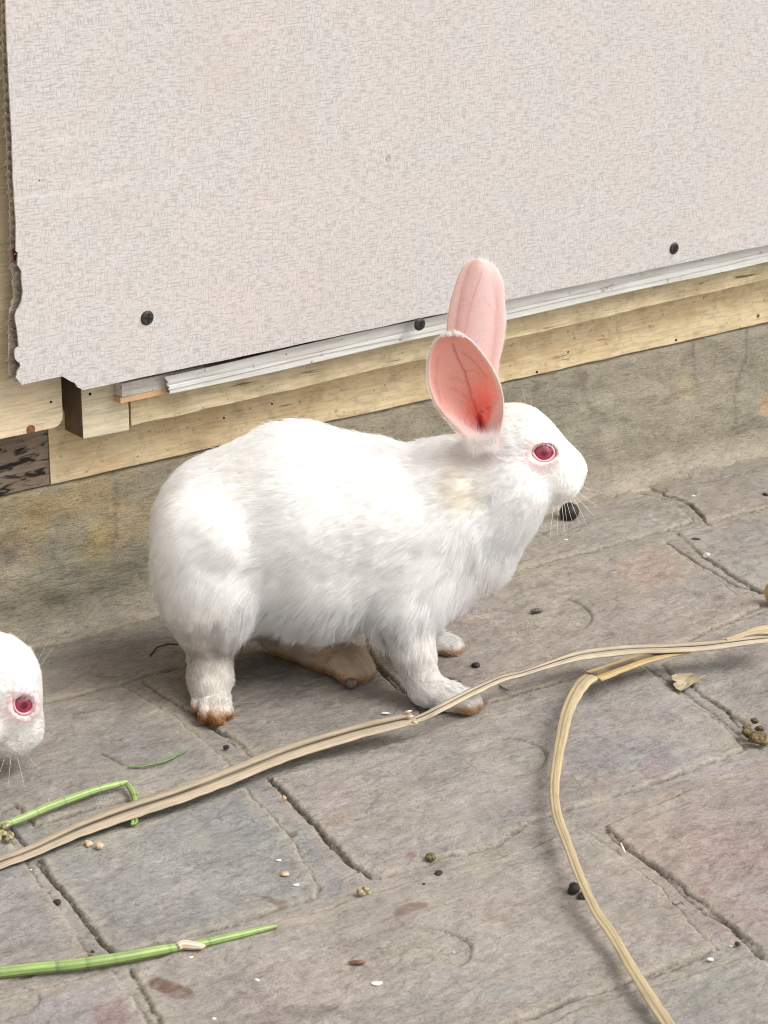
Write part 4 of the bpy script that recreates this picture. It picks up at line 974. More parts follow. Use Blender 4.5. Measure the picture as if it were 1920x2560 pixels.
    hf = np.tile((Rm@np.array([-0.85, 0, 0.15]))[None], (n, 1))
    ckk = sstep(0.0, -0.018, H_[:, 2]-EYE[2])[:, None]; hf = hf*(1-ckk)+(Rm@np.array([-0.75, 0, -0.65]))[None]*ckk
    fl = fl*(1-ish[:, None])+hf*ish[:, None]
    # feet: forwards / towards toes
    hind = ((y < -0.022) & (z < 0.034) & (x < -0.05))[:, None]; fl = np.where(hind, np.array([[0.05, -1.0, -0.25]]), fl)
    ft = ((z < 0.022) & (x > 0.02))[:, None]; fl = np.where(ft, np.array([[1.0, -0.05, -0.25]]), fl)
    fh = ((z < 0.030) & (y > -0.022) & (x < 0.03) & (x > -0.07))[:, None]; fl = np.where(fh, np.array([[0.8, -0.55, -0.35]]), fl)
    for ex_, ey_ in ((1046, -0.027), (1046, -0.020), (1040, 0.004)):
        eb2 = loc(ex_, 968, ey_); k_ = (sstep(0.0145, 0.007, np.linalg.norm(H_-eb2, axis=1)))[:, None]; fl = fl*(1-k_)+(Rm@np.array([-0.15, -0.25, 1.1]))[None]*k_
    fl = fl + np.stack([fbm(x*45+3, z*45+y*30, 2, 4)-0.5, fbm(x*45, z*45+y*30, 2, 6)-0.5, fbm(x*45+7, z*45+y*30, 2, 9)-0.5], 1)*0.75
    tg = fl-(fl*N).sum(1, keepdims=True)*N; tg /= np.linalg.norm(tg, axis=1, keepdims=True)+1e-9
    ln = 0.0085*np.ones(n); ln = ln*(1+1.4*sstep(0.085, 0.05, z)*sstep(0.025, 0.04, z)*sstep(-0.085, -0.06, x)+0.35*sstep(0.02, 0.08, x)*sstep(0.13, 0.09, z)); ln = np.where(z < 0.036, np.minimum(ln, 0.0046), ln)
    ln_e = sstep(0.0145, 0.007, np.linalg.norm(H_-loc(1046, 968, -0.027), axis=1))
    legz = (z < 0.055) & (x > 0.02); wl_ = sstep(0.080, 0.038, z)*(x > 0.02); ln = ln*(1-wl_)+0.0056*wl_; wl_ = sstep(0.072, 0.036, z)*(x < -0.072); ln = ln*(1-wl_)+0.0050*wl_
    ln = ln*(1-ish)+0.0052*ish; muz = sstep(loc(1150, 1000, 0)[0], loc(1210, 1000, 0)[0], hx)*ish; ln = ln*(1-muz*0.55)
    jaw = ish*sstep(0.118, 0.105, H_[:, 2])*(1-muz); ln = ln*(1+0.55*jaw)
    ed = np.minimum(np.linalg.norm(H_-EYE, axis=1), np.linalg.norm(H_-EYE*np.array([1, -1, 1]), axis=1)); ln = ln*(0.40+0.60*sstep(0.008, 0.018, ed))
    ln = np.where((z < 0.034) & (z > 0.006) & (y > -0.022) & (x < 0.03) & (x > -0.075), 0.0085, ln)
    ln = ln*(1+0.7*ln_e)
    ln = np.where(z < 0.010, np.minimum(ln, 0.0042), ln)
    ln = ln*rng.uniform(0.6, 1.12, n)
    lift = (0.26+0.08*rng.standard_normal(n))*np.where(z < 0.034, 1.15, 1)*(1+1.6*ln_e)*(1-0.25*ish)
    und = np.clip(-N[:, 2], 0, 1); lift = lift*(1+0.6*und)
    rnd = rng.standard_normal((n, 3))*0.10
    d1 = tg*0.75+N*(lift*1.5)[:, None]+rnd; d1 /= np.linalg.norm(d1, axis=1, keepdims=True)
    d2 = tg+N*(lift*0.55)[:, None]+rnd*1.3+np.array([0, 0, -0.10]); d2 /= np.linalg.norm(d2, axis=1, keepdims=True)
    d3 = tg+N*(lift*0.15)[:, None]+rnd*1.8+np.array([0, 0, -0.22]); d3 /= np.linalg.norm(d3, axis=1, keepdims=True)
    wv = np.stack([fbm(x*80, z*80+y*40, 2, 131), fbm(x*80, y*80+z*40, 2, 133), fbm(z*80, y*80+x*40, 2, 135)], 1)*0.016
    ce = np.floor((P+wv)/0.0048).astype(np.int64); key = ((ce[:, 0]+5000)*10000+(ce[:, 1]+5000))*10000+(ce[:, 2]+5000)
    _, tuft = np.unique(key, return_inverse=True); nt_ = tuft.max()+1
    tv = rng.standard_normal((nt_, 3))*0.13; tl = rng.uniform(0.88, 1.12, nt_); tc = rng.uniform(0.91, 1.02, nt_)
    d2 = d2+tv[tuft]*(1-0.6*ish[:, None]); d3 = d3+tv[tuft]*1.4*(1-0.6*ish[:, None]); ln = ln*tl[tuft]
    d2 /= np.linalg.norm(d2, axis=1, keepdims=True); d3 /= np.linalg.norm(d3, axis=1, keepdims=True)
    L_ = ln[:, None]
    p1 = P+d1*L_*0.33; p2 = p1+d2*L_*0.33; p3 = p2+d3*L_*0.34
    # clumps
    for cs, am, sd_ in ((0.0026, 0.50, 0), (0.0065, 0.15, 5)):
        wv = np.stack([fbm(x*90+sd_, z*90, 2, 31), fbm(x*90, y*90+sd_, 2, 33), fbm(z*90, y*90+sd_, 2, 35)], 1)*0.014
        ce = np.floor((P+wv)/cs+sd_).astype(np.int64); key = ((ce[:, 0]+5000)*10000+(ce[:, 1]+5000))*10000+(ce[:, 2]+5000)
        _, inv = np.unique(key, return_inverse=True); cnt = np.bincount(inv)
        for arr, f_ in ((p1, 0.12), (p2, 0.5), (p3, 1.0)):
            for a_ in range(3):
                mean = np.bincount(inv, arr[:, a_])/cnt; arr[:, a_] += (mean[inv]-arr[:, a_])*am*f_*(rng.random(n)**0.5)
    for arr in (p1, p2, p3): arr[:, 2] = np.maximum(arr[:, 2], 0.0012)
    pos = np.stack([P-N*0.0004, p1, p2, p3], 1)
    rad = rng.uniform(0.7, 1.6, (n, 1))*np.array([[7.5e-5, 7.5e-5, 6.0e-5, 1.2e-5]])
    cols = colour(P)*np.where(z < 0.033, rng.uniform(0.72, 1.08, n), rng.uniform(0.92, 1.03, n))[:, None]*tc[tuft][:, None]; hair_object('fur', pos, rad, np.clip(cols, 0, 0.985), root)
    # ---- eyes
    for e, ec, (fx, nn, fz) in zip(eyes, ecs, frames):
        bm = bmesh.new(); bmesh.ops.create_uvsphere(bm, u_segments=48, v_segments=60, radius=1.0)
        me = bpy.data.meshes.new('eye'); bm.to_mesh(me); bm.free()
        v = np.empty(len(me.vertices)*3); me.vertices.foreach_get('co', v); v = v.reshape(-1, 3)
        F = np.array([list(p.vertices)+([p.vertices[0]] if len(p.vertices) == 3 else []) for p in me.polygons], dtype=object)
        faces = [tuple(p.vertices) for p in me.polygons]
        # local z axis -> nn
        zq = Vector(nn).to_track_quat('Z', 'X').to_matrix(); Rq = np.array(zq)
        th = np.degrees(np.arccos(np.clip(v[:, 2], -1, 1))); c = np.tile(np.array([[0.33, 0.035, 0.085]]), (len(v), 1))
        def K2(k, cc): 
            nonlocal c; k = k[:, None]; c = c*(1-k)+np.array(cc)*k
        K2(sstep(30, 35, th), (0.17, 0.006, 0.03)); K2(sstep(14, 19, th)*sstep(30, 24, th)*0.6, (0.46, 0.10, 0.16)); K2(sstep(14, 8, th), (0.15, 0.0, 0.02)); K2(sstep(40, 50, th), (0.24, 0.04, 0.07))
        r_ = np.array([1.0, 1.0, 1.0])*0.0073
        o = mesh_obj('eye', (v*0.0094)@Rq.T+ec, faces, M_EYE, root, True, c*np.array([0.80, 0.6, 0.7]))
        # eyelid: almond ring on the eyeball
        pts = []
        for a in np.linspace(0, 2*pi, 49)[:-1]:
            ca, sa = cos(a), sin(a); uu = 0.0080*ca*(1.0+0.12*(ca < 0)*abs(ca)**8); vvv = (0.0054 if sa > 0 else 0.0058)*sa*(1-0.12*abs(ca)**3)
            qq = e+fx*uu+fz*vvv; dirv = qq-ec; pts.append(ec+dirv/np.linalg.norm(dirv)*0.0098)
        for a in np.linspace(0.25*pi, 0.80*pi, 13):
            q0 = ec+(e+fx*0.0080*cos(a)+fz*0.0056*sin(a)-ec)*1.04; q2 = ec+(e+fx*(0.0080*cos(a)*0.9+random.uniform(-.0006, .0006))+fz*(0.0056*sin(a)-random.uniform(0.0018, 0.0036))-ec)*1.05; q1 = (q0+q2)/2+nn*0.0005
            tube('eyelash', [q0, q1, q2], [0.00016, 0.00013, 0.00004], M_WHISK, 4, root)
        pts.append(pts[0]); pts.append(pts[1])
        tube('eyelid', pts, [0.00055+0.0003*abs(cos(2*pi*q_/48)) for q_ in range(len(pts))], M_LID, 8, root)
    # ---- ears
    eb_ = loc(1050, 955, 0); Eb = rotY(-ear_back)
    def TE(p): return T(eb_+Eb@(np.asarray(p)-eb_))
    build_ear(root, NEAR_EAR, -0.027, -0.012, 0.0085, True, TE, 9000 if nh > 100000 else 2000)
    build_ear(root, FAR_EAR, 0.006, 0.012, -0.0045, False, TE, 4200 if nh > 100000 else 1500)
    # ---- nose
    nz = T(loc(1250, 1030, 0))
    # ---- whiskers
    wk = [((1232, 1062), (1262, 1088), (1288, 1122)), ((1236, 1055), (1268, 1078), (1300, 1100)), ((1226, 1066), (1240, 1100), (1252, 1130)), ((1220, 1068), (1228, 1100), (1240, 1140)), ((1212, 1070), (1216, 1110), (1220, 1150)),
          ((1206, 1070), (1206, 1115), (1203, 1160)), ((1200, 1068), (1192, 1115), (1187, 1172)), ((1195, 1066), (1178, 1105), (1168, 1140)), ((1240, 1045), (1272, 1058), (1300, 1064)), ((1230, 1060), (1252, 1096), (1268, 1135)), ((1217, 1070), (1222, 1105), (1226, 1142))]
    for k, (a, m_, c_) in enumerate(wk):
        if ear_back and k % 2: continue
        y0 = -0.010 if k != 8 else 0.008; y1 = y0-0.012+random.uniform(-0.008, 0.004)
        A_, M_, C_ = T(loc(*a, y0)), T(loc(*m_, (y0+y1)/2)), T(loc(*c_, y1))
        ts = np.linspace(0, 1, 9)[:, None]; pts = (1-ts)**2*A_+2*ts*(1-ts)*M_+ts**2*C_; pts[:, 2] = np.maximum(pts[:, 2], 0.003)
        tube('whisker', pts, list(np.linspace(0.00015 if not ear_back else 0.00010, 0.00003, 9)), M_WHISK, 5, root)
    for k, (a, m_, c_) in enumerate((((1150, 905), (1136, 880), (1128, 838)), ((1158, 912), (1148, 885), (1146, 850)))):
        A_, M_, C_ = T(loc(*a, -0.016)), T(loc(*m_, -0.02)), T(loc(*c_, -0.022)); ts = np.linspace(0, 1, 7)[:, None]
        tube('whisker', (1-ts)**2*A_+2*ts*(1-ts)*M_+ts**2*C_, list(np.linspace(0.00012, 0.00003, 7)), M_WHISK, 5, root)
    return root

PIV = loc(1010, 1040, 0)
build_rabbit('rabbit', 'whole white rabbit with upright pink ears sitting sideways against the plinth', Matrix.Translation(Vector(Oloc)), np.eye(3), np.zeros(3), PIV, 210000, 0.0017)
# second rabbit: only its lowered face enters the picture at the left edge
R2 = rotZ(radians(14))@rotY(radians(41)); off2 = np.array([0.012, 0, -0.066])
e2 = PIV+off2+R2@(EYE-PIV)
target = gp(53*DS, 1524*DS, e2[2])
pos2 = target-(rv*e2[0]+hv*e2[1]); pos2[2] = 0
build_rabbit('rabbit', 'white rabbit whose lowered face with one pink eye enters at the left edge', Matrix.Translation(Vector(pos2)) @ Matrix.Scale(1.0, 4), R2, off2, PIV, 110000, 0.002, xmin_hair=0.0, ear_back=radians(78))

# ------------------------------------------------------------ dry reeds
def reed_mat():
    m = MB('dry_reed'); a = m.attr()
    x = m.n('ShaderNodeAttribute'); x.attribute_name = 'uvw'
    n = m.noise(1, 4, 0.6, vec=x.outputs['Vector'], stretch=(14, 1100, 1)); n2 = m.noise(1, 4, 0.6, vec=x.outputs['Vector'], stretch=(60, 300, 1), off=(3, 3, 0))
    c = m.mix(0.8, a, m.ramp(n, [(0.36, 0.62), (0.47, 0.97), (0.62, 1.10)]), 'MULTIPLY')
    c = m.mix(0.6, c, m.ramp(n2, [(0.3, 0.65), (0.5, 1.0), (0.7, 1.08)]), 'MULTIPLY')
    m.bump(n, 0.5, 0.0005); return m.done(c, 0.6, 0.35)
M_REED = reed_mat()
def ribbon(name, px, prof, base, parent=None, tw=None, cfun=None, thick=0.0007, nseg=150, wpx=True):
    """px: list of (x, y, z_mm, width_px[, roll_deg]) ; prof: (t,dz) across, dz in units of width"""
    K = []
    for row in px:
        x, y, z, wd = row[:4]; roll = row[4] if len(row) > 4 else 0
        p = gp(x, y, z*1e-3); sc = np.linalg.norm(p-CAM)/FPX
        K.append([*p, wd*sc, roll])
    K = spline_rows(K, nseg); P = K[:, :3]; Wd = K[:, 3]; roll = np.radians(K[:, 4])
    T_ = np.gradient(P, axis=0); ds = np.linalg.norm(T_, axis=1); T_ /= ds[:, None]; s = np.cumsum(ds)
    up = np.array([0, 0, 1.0]); B = np.cross(T_, up); B /= np.linalg.norm(B, axis=1, keepdims=True); N = np.cross(B, T_)
    V = []; UV = []; m = len(prof)
    for i in range(nseg):
        b = B[i]*cos(roll[i])+N[i]*sin(roll[i]); nn = N[i]*cos(roll[i])-B[i]*sin(roll[i])
        # width seen by the camera: compensate the foreshortening of b
        view = P[i]-CAM; view /= np.linalg.norm(view); per = b-(b@view)*view; Wf = 0.86
        tp = T_[i]-(T_[i]@view)*view; tp /= np.linalg.norm(tp); vis = np.linalg.norm(per-(per@tp)*tp); hw = Wf*Wd[i]/2/max(vis, 0.32)
        for (t, dz) in prof:
            j = 1+0.10*(vnoise(np.array(s[i]*160), np.array(t*3+5), 8)-0.5)
            p = P[i]+b*t*hw*j+nn*dz*hw*0.55
            p[2] = max(p[2], 0.0018); V.append(p); UV.append((s[i], t*hw+0.02, 0))
    F = [(i*m+k, i*m+k+1, (i+1)*m+k+1, (i+1)*m+k) for i in range(nseg-1) for k in range(m-1)]
    tt = np.tile(np.array([p[0] for p in prof]), nseg); dz = np.tile(np.array([p[1] for p in prof]), nseg); ss = np.repeat(s/s[-1], m)
    col = np.tile(np.array([base]), (len(V), 1))*(0.88+0.24*fbm(ss*40, tt*2+4, 3, 3))[:, None]
    if cfun is not None: col = cfun(col, ss, tt, dz)
    o = mesh_obj(name, V, F, M_REED, parent, True, np.clip(col, 0, 1))
    a = o.data.attributes.new('uvw', 'FLOAT_VECTOR', 'POINT'); a.data.foreach_set('vector', np.array(UV, np.float32).ravel())
    sm = o.modifiers.new('thick', 'SOLIDIFY'); sm.thickness = thick; sm.offset = -1
    return o
def groove(col, s, t, dz):
    k = (sstep(0.20, 0.12, np.abs(t+0.04)))[:, None]*0.97*(0.82+0.18*sstep(0.25, 0.5, vnoise(s*7, s*0+1, 4)))[:, None]; return col*(1-k)+np.array((0.055, 0.035, 0.018))*k
PR = [(-1, -0.05), (-0.85, 0.10), (-0.5, 0.22), (-0.22, 0.20), (-0.14, 0.02), (0.04, 0.02), (0.12, 0.14), (0.45, 0.22), (0.85, 0.08), (1, -0.06)]
reed = ribbon('dry_reed', [(-60, 2178, 3, 32), (0, 2156, 3.5, 32), (80, 2126, 3.5, 36), (200, 2072, 4, 42), (324, 2026, 5, 47), (450, 1985, 6, 47), (579, 1936, 7, 46), (720, 1880, 8, 45), (868, 1834, 10, 42), (960, 1811, 12, 40), (1034, 1794, 13.5, 36)], PR, (0.42, 0.345, 0.25), cfun=groove)
tag(reed, 'long dry tan reed lying diagonally past the front paw, grooved and broken', 'reed')
PR2 = [(-1, 0.0), (-0.6, 0.18), (-0.22, 0.14), (-0.12, 0.0), (0.04, 0.0), (0.16, 0.12), (0.7, 0.14), (1, -0.05)]
r2 = ribbon('reed_tip', [(1026, 1803, 13.5, 17), (1060, 1790, 15, 20), (1110, 1765, 18.5, 23, 0), (1180, 1729, 18.5, 23), (1250, 1697, 17, 17), (1300, 1684, 16, 15), (1345, 1670, 16, 17), (1400, 1652, 16, 22), (1454, 1637, 16, 28), (1520, 1628, 16, 27), (1590, 1622, 16, 25), (1660, 1620, 17, 24), (1743, 1616, 18, 26), (1800, 1610, 19, 24), (1860, 1602, 20, 22), (1935, 1594, 20, 22)], PR2, (0.50, 0.42, 0.31), parent=reed, cfun=groove, nseg=200)
ribbon('split_strand', [(1815, 1598, 20.5, 5), (1850, 1588, 21, 12), (1890, 1576, 22, 22), (1940, 1572, 22, 30)], PR2, (0.50, 0.40, 0.25), parent=reed, nseg=40)
# splinters at the break
for k, (a, b) in enumerate((((1012, 1782), (1030, 1776)), ((1018, 1794), (1034, 1790)), ((1032, 1806), (1042, 1806)))):
    tube('splinter', [gp(*a, 0.015), gp((a[0]+b[0])/2, (a[1]+b[1])/2, 0.0162), gp(*b, 0.0165)], [0.0009, 0.0008, 0.0003], simple('splinter_wood', (0.68, 0.56, 0.42)), 6, reed)
def folded(col, s, t, dz):
    k = (sstep(0.10, 0.03, np.abs(t-0.35))*0.6+sstep(0.07, 0.02, np.abs(t+0.45))*0.35)[:, None]; return col*(1-k)+np.array((0.14, 0.09, 0.04))*k
PR3 = [(-1, -0.25), (-0.8, 0.10), (-0.4, 0.30), (0.0, 0.34), (0.3, 0.20), (0.42, 0.12), (0.6, 0.22), (0.9, 0.02), (1, -0.20)]
reed2 = ribbon('bent_reed', [(1478, 1690, 15, 34), (1458, 1706, 15, 38), (1438, 1734, 14.5, 40), (1418, 1780, 14, 38), (1404, 1840, 13.5, 34), (1393, 1900, 13, 32), (1386, 1960, 12.5, 30), (1388, 2008, 12, 28), (1397, 2050, 12, 30), (1420, 2110, 12, 28), (1450, 2190, 12, 27), (1490, 2275, 11, 28), (1528, 2330, 10, 30), (1575, 2410, 9, 32), (1625, 2490, 8, 35), (1690, 2590, 8, 38)], PR3, (0.46, 0.37, 0.225), cfun=folded, nseg=220)
tag(reed2, 'dry yellow-tan reed folded sharply and curving down to the bottom edge', 'reed')
PR4 = [(-1, 0.0), (-0.6, 0.35), (-0.12, 0.30), (-0.10, 0.02), (0.05, 0.02), (0.4, 0.10), (0.75, 0.15), (1, -0.1)]
ribbon('fold_section', [(1480, 1690, 14.5, 40), (1510, 1680, 14, 38), (1560, 1662, 13.5, 36), (1610, 1645, 14, 32), (1660, 1634, 15, 24), (1725, 1625, 16, 12)], PR4, (0.46, 0.33, 0.16), parent=reed2, cfun=groove, nseg=70)

# ------------------------------------------------------------ green stems
def stem_mat():
    m = MB('green_stem'); a = m.attr(); n = m.noise(260, 3, 0.6)
    c = m.mix(0.4, a, m.ramp(n, [(0.35, 0.75), (0.6, 1.08)]), 'MULTIPLY'); m.b.inputs['Subsurface Weight'].default_value = 0.1; m.b.inputs['Subsurface Radius'].default_value = (0.001, 0.002, 0.0005)
    return m.done(c, 0.38, 0.5)
M_STEM = stem_mat()
def stem(name, px, parent=None, seg=0.0125, base=(0.23, 0.32, 0.10), nseg=160, n=20, tipcol=None, ridges=7):
    K = []
    for x, y, z, wd in px:
        p = gp(x, y, z*1e-3); K.append([*p, wd*np.linalg.norm(p-CAM)/FPX/2])
    K = spline_rows(K, nseg); P = K[:, :3]; Rr = K[:, 3]
    T_ = np.gradient(P, axis=0); ds = np.linalg.norm(T_, axis=1); T_ /= ds[:, None]; s = np.cumsum(ds)
    up = np.array([0, 0, 1.0]); B = np.cross(T_, up); B /= np.linalg.norm(B, axis=1, keepdims=True)+1e-9; N = np.cross(B, T_)
    V = []; col = []
    for i in range(nseg):
        ph = (s[i]/seg+0.22*sin(s[i]*190)) % 1; ring = math.exp(-((min(ph, 1-ph))/0.03)**2)
        r = Rr[i]*(1-0.05*ring)
        for k in range(n):
            a = 2*pi*k/n; rr = r*(1+0.035*cos(a*ridges)); V.append(P[i]+N[i]*(rr-0.0+0)*sin(a)*0.92+B[i]*rr*cos(a))
            c = np.array(base)*(1+0.38*cos(a*ridges)+0.18*sin(a))*(0.88+0.3*vnoise(np.array(s[i]*70), np.array(k*0.4), 5))
            col.append(c*(1-0.42*ring))
    col = np.array(col)
    F = [(i*n+k, i*n+(k+1) % n, (i+1)*n+(k+1) % n, (i+1)*n+k) for i in range(nseg-1) for k in range(n)]
    F += [tuple(range(n-1, -1, -1)), tuple((nseg-1)*n+k for k in range(n))]
    return mesh_obj(name, V, F, M_STEM, parent, True, np.clip(col, 0, 1)), s
stA, _ = stem('green_stem', [(-40, 2436, 3.8, 30), (80, 2422, 3.8, 30), (200, 2410, 3.8, 30), (310, 2393, 3.7, 29), (400, 2376, 3.6, 27), (447, 2368, 3.4, 22), (475, 2364, 3.2, 20), (500, 2360, 3.2, 22), (560, 2346, 3.0, 22), (620, 2332, 2.7, 19), (665, 2321, 2.4, 15), (692, 2315, 2.2, 10)], ridges=8)
tag(stA, 'thick bright green stem with a pale joint lying at the bottom left', 'stem')
nd = stem('pale_joint', [(444, 2368, 4.2, 20), (456, 2362, 4.6, 24), (475, 2363, 4.4, 24), (500, 2366, 3.8, 16), (512, 2364, 3.4, 9)], stA, seg=1.0, base=(0.60, 0.47, 0.36), nseg=26, n=14)
stB, _ = stem('green_stem', [(-40, 2082, 4.0, 20), (12, 2062, 4.0, 20), (60, 2044, 4.4, 21), (120, 2018, 5.0, 22), (180, 1996, 5.4, 21), (240, 1975, 5.6, 19), (290, 1962, 5.6, 17), (318, 1955, 5.2, 12)], seg=0.0085, base=(0.26, 0.36, 0.125))
tag(stB, 'green stem with a bent end lying under the left face, tip tucked below the reed', 'stem')
stem('bent_end', [(314, 1954, 5.2, 9), (324, 1968, 4.6, 15), (334, 1985, 3.6, 17), (339, 2004, 2.6, 14), (338, 2030, 2.0, 10), (333, 2052, 2.4, 12), (331, 2062, 2.6, 9)], stB, seg=1.0, base=(0.22, 0.32, 0.10), nseg=50)
stem('curled_tip', [(325, 2053, 2.4, 12), (334, 2047, 3.0, 13), (341, 2053, 2.8, 11), (336, 2062, 2.2, 9)], stB, seg=1.0, base=(0.14, 0.24, 0.05), nseg=24, n=10)
stC, _ = stem('grass_blade', [(320, 1918, 1.6, 4), (345, 1917, 1.8, 5.5), (380, 1911, 2.0, 6), (415, 1902, 2.2, 6), (445, 1888, 2.2, 5.5), (472, 1873, 2.2, 3)], seg=1.0, base=(0.085, 0.17, 0.05), nseg=40, n=8)
tag(stC, 'thin dark green blade of grass, curved, on the paving left of the hind paw', 'grass blade')

# ------------------------------------------------------------ small litter on the paving
def lump(name, px, py, wpx_, hpx, mat, label, cat, seed, rough=0.12, depth=1.0, group=None, lift=0.0, sub=3, parent=None, wave=0.0):
    c = gp(px, py); sc = np.linalg.norm(c-CAM)/FPX; a = wpx_*sc/2; b = hpx*sc/2
    bm = bmesh.new(); bmesh.ops.create_icosphere(bm, subdivisions=sub, radius=1.0)
    rs = np.random.default_rng(seed); offs = rs.normal(size=(14, 3)); offs /= np.linalg.norm(offs, axis=1, keepdims=True); am = rs.uniform(-1, 1, 14)
    for v in bm.verts:
        d = np.array(v.co); f = 1+rough*sum(am[i]*max(0, d@offs[i])**6 for i in range(14)) + rough*0.25*(vnoise(np.array(d[0]*5+seed), np.array(d[1]*5+d[2]*3), 2)-0.5)*2
        q = rv*d[0]*a*f + hv*d[1]*a*f*depth + np.array([0, 0, 1.0])*d[2]*b*f
        if wave: q[2] += wave*a*(d[0]**2)
        v.co = Vector(q)
    for f in bm.faces: f.smooth = True
    me = bpy.data.meshes.new(name); bm.to_mesh(me); bm.free(); me.materials.append(mat)
    o = bpy.data.objects.new(name, me); C.objects.link(o); o.location = (c[0]-hv[0]*b*0.2, c[1]-hv[1]*b*0.2, b*0.92+0.0006+lift)
    if parent: 
        o.parent = parent; o.matrix_parent_inverse = Matrix.Translation(-Vector(parent.location))
    elif label: tag(o, label, cat, group)
    return o
M_BLACK = simple('black_glossy_pellet', (0.022, 0.020, 0.019), 0.48, 0.4, 600, 0.6, 0.6)
M_PEL = simple('brown_grey_pellet', (0.15, 0.115, 0.085), 0.5, 0.45, 500, 0.5, 0.5)
M_DARK = simple('dark_crumb', (0.045, 0.035, 0.028), 0.7, 0.3, 800, 0.5, 0.5)
M_OLIVE = simple('olive_dropping', (0.17, 0.125, 0.06), 0.7, 0.3, 700, 0.7, 0.8)
M_TAN = simple('tan_seed', (0.58, 0.42, 0.27), 0.5, 0.4, 500, 0.3)
M_WHITE = simple('white_flake', (0.75, 0.71, 0.64), 0.5, 0.4, 500, 0.15)
M_CREAM = simple('cream_crumb', (0.36, 0.30, 0.17), 0.7, 0.3, 400, 0.6, 0.6)
M_BARK = simple('bark_chip', (0.20, 0.095, 0.06), 0.6, 0.4, 500, 0.5, 0.5)
M_CHIP = simple('grey_brown_chip', (0.16, 0.135, 0.11), 0.7, 0.3, 500, 0.4)
lump('black_pellet', 1423, 1298, 48, 44, M_BLACK, 'large round black pellet on the paving just below the rabbit\'s chin', 'pellet', 1, 0.08)
lump('pellet', 877, 1722, 31, 28, M_PEL, 'round grey-brown pellet touching the far hind paw under the belly', 'pellet', 2, 0.08)
lump('dropping', 1189, 1670, 22, 13, M_BLACK, 'tiny black dropping on bare paving between the front paws and the far right', 'dropping', 3, 0.1)
lump('stone_chip', 1133, 1704, 44, 7, M_CHIP, 'flat grey chip lying just above the near front paw', 'chip', 4, 0.3, 0.7)
lump('seed', 222, 2116, 20, 13, M_TAN, 'cracked orange-tan seed, left one of the pair below the reed', 'seed', 5, 0.4)
lump('seed', 249, 2124, 21, 18, M_TAN, 'rounder pale tan seed, right one of the pair below the reed', 'seed', 6, 0.12)
lump('dropping', 1434, 2232, 34, 26, M_DARK, 'dark brown dropping tucked against the curved reed', 'dropping', 7, 0.35)
lump('dropping', 1460, 2246, 30, 14, M_DARK, 'thin dark dropping half under the curved reed', 'dropping', 8, 0.35)
lump('dropping', 1076, 2152, 27, 20, M_OLIVE, 'olive brown dropping on the lower edge of the middle slab', 'dropping', 9, 0.25)
lump('crumb', 1096, 2188, 20, 9, M_DARK, 'small black crumb just below the olive brown dropping', 'crumb', 10, 0.4)
lump('bark_chip', 895, 2412, 38, 10, M_BARK, 'reddish brown bark chip left of the round dimple near the bottom', 'chip', 11, 0.3, 0.4)
lump('twig_piece', 1343, 1532, 30, 11, M_CHIP, 'short brown chip inside the dimple right of the front paws', 'chip', 12, 0.2, 0.5)
lump('crumb', 143, 2260, 20, 9, M_DARK, 'dark crumb beside the long crack at lower left', 'crumb', 13, 0.4)
lump('crumb', 566, 1876, 14, 12, M_DARK, 'dark brown crumb just above the long reed, under the hind paw', 'crumb', 14, 0.3)
lump('crumb', 1842, 2366, 12, 9, M_DARK, 'black speck beside the crack at lower right', 'crumb', 15, 0.3)
lump('crumb', 1060, 2214, 7, 5, M_DARK, None, None, 16) and None
tag(bpy.data.objects[-1] if False else C.objects[-1], 'tiniest black speck below the small black crumb', 'crumb')
lump('crumb', 1912, 1241, 14, 8, M_DARK, 'black speck by the right edge near the plinth', 'crumb', 17, 0.3)
lump('chip', 1738, 1354, 26, 8, M_DARK, 'narrow black husk above the crack at right', 'husk', 18, 0.3, 0.5)
lump('crumb', 232, 2385, 10, 8, M_DARK, 'black speck just above the thick green stem', 'crumb', 19, 0.3)
wl = [(697, 2154, 18, 8, 'white flake on the grey slab, upper of two'), (740, 2217, 22, 10, 'larger white flake on the grey slab beside the wet streak'), (477, 2397, 15, 7, 'white flake right below the pale joint of the green stem'),
      (535, 2552, 16, 12, 'round white flake at the bottom edge'), (1720, 1236, 12, 6, 'left half of the pair of white grains near the plinth'), (1733, 1243, 14, 8, 'right half of the pair of white grains near the plinth'), (1414, 1352, 12, 5, 'white fleck on the paving below the black pellet'),
      (1775, 2403, 22, 12, 'chalky white flake below the right-hand crack'), (1827, 2369, 11, 7, 'white grain beside a black speck at lower right'), (642, 2455, 17, 14, 'dull white chip at the bottom between two stains'), (78, 2178, 8, 6, 'tiny white grain at the left below the reed'), (942, 2462, 34, 6, 'long pale flake smeared near the bottom centre'), (1134, 2384, 7, 5, 'shiny white grain inside the lowest dimple')]
for i, (x, y, a, b, lb) in enumerate(wl): lump('white_flake', x, y, a*0.75, b*0.5, M_WHITE, lb, 'flake', 30+i, 0.3, 0.8)
lump('tan_flake', 711, 2191, 20, 8, M_TAN, 'torn tan flake between the two white flakes', 'flake', 50, 0.5)
lump('tan_flake', 710, 2004, 14, 14, M_TAN, 'small tan shard standing in the joint below the reed', 'flake', 51, 0.5, 0.4)
lump('straw_flake', 964, 1787, 22, 5, M_WHITE, 'pale sliver just above the broken part of the reed', 'sliver', 52, 0.3, 0.4)
lump('white_shard', 1765, 1395, 17, 12, M_WHITE, 'bright white shard standing beside the crack at right', 'shard', 53, 0.5, 0.3)
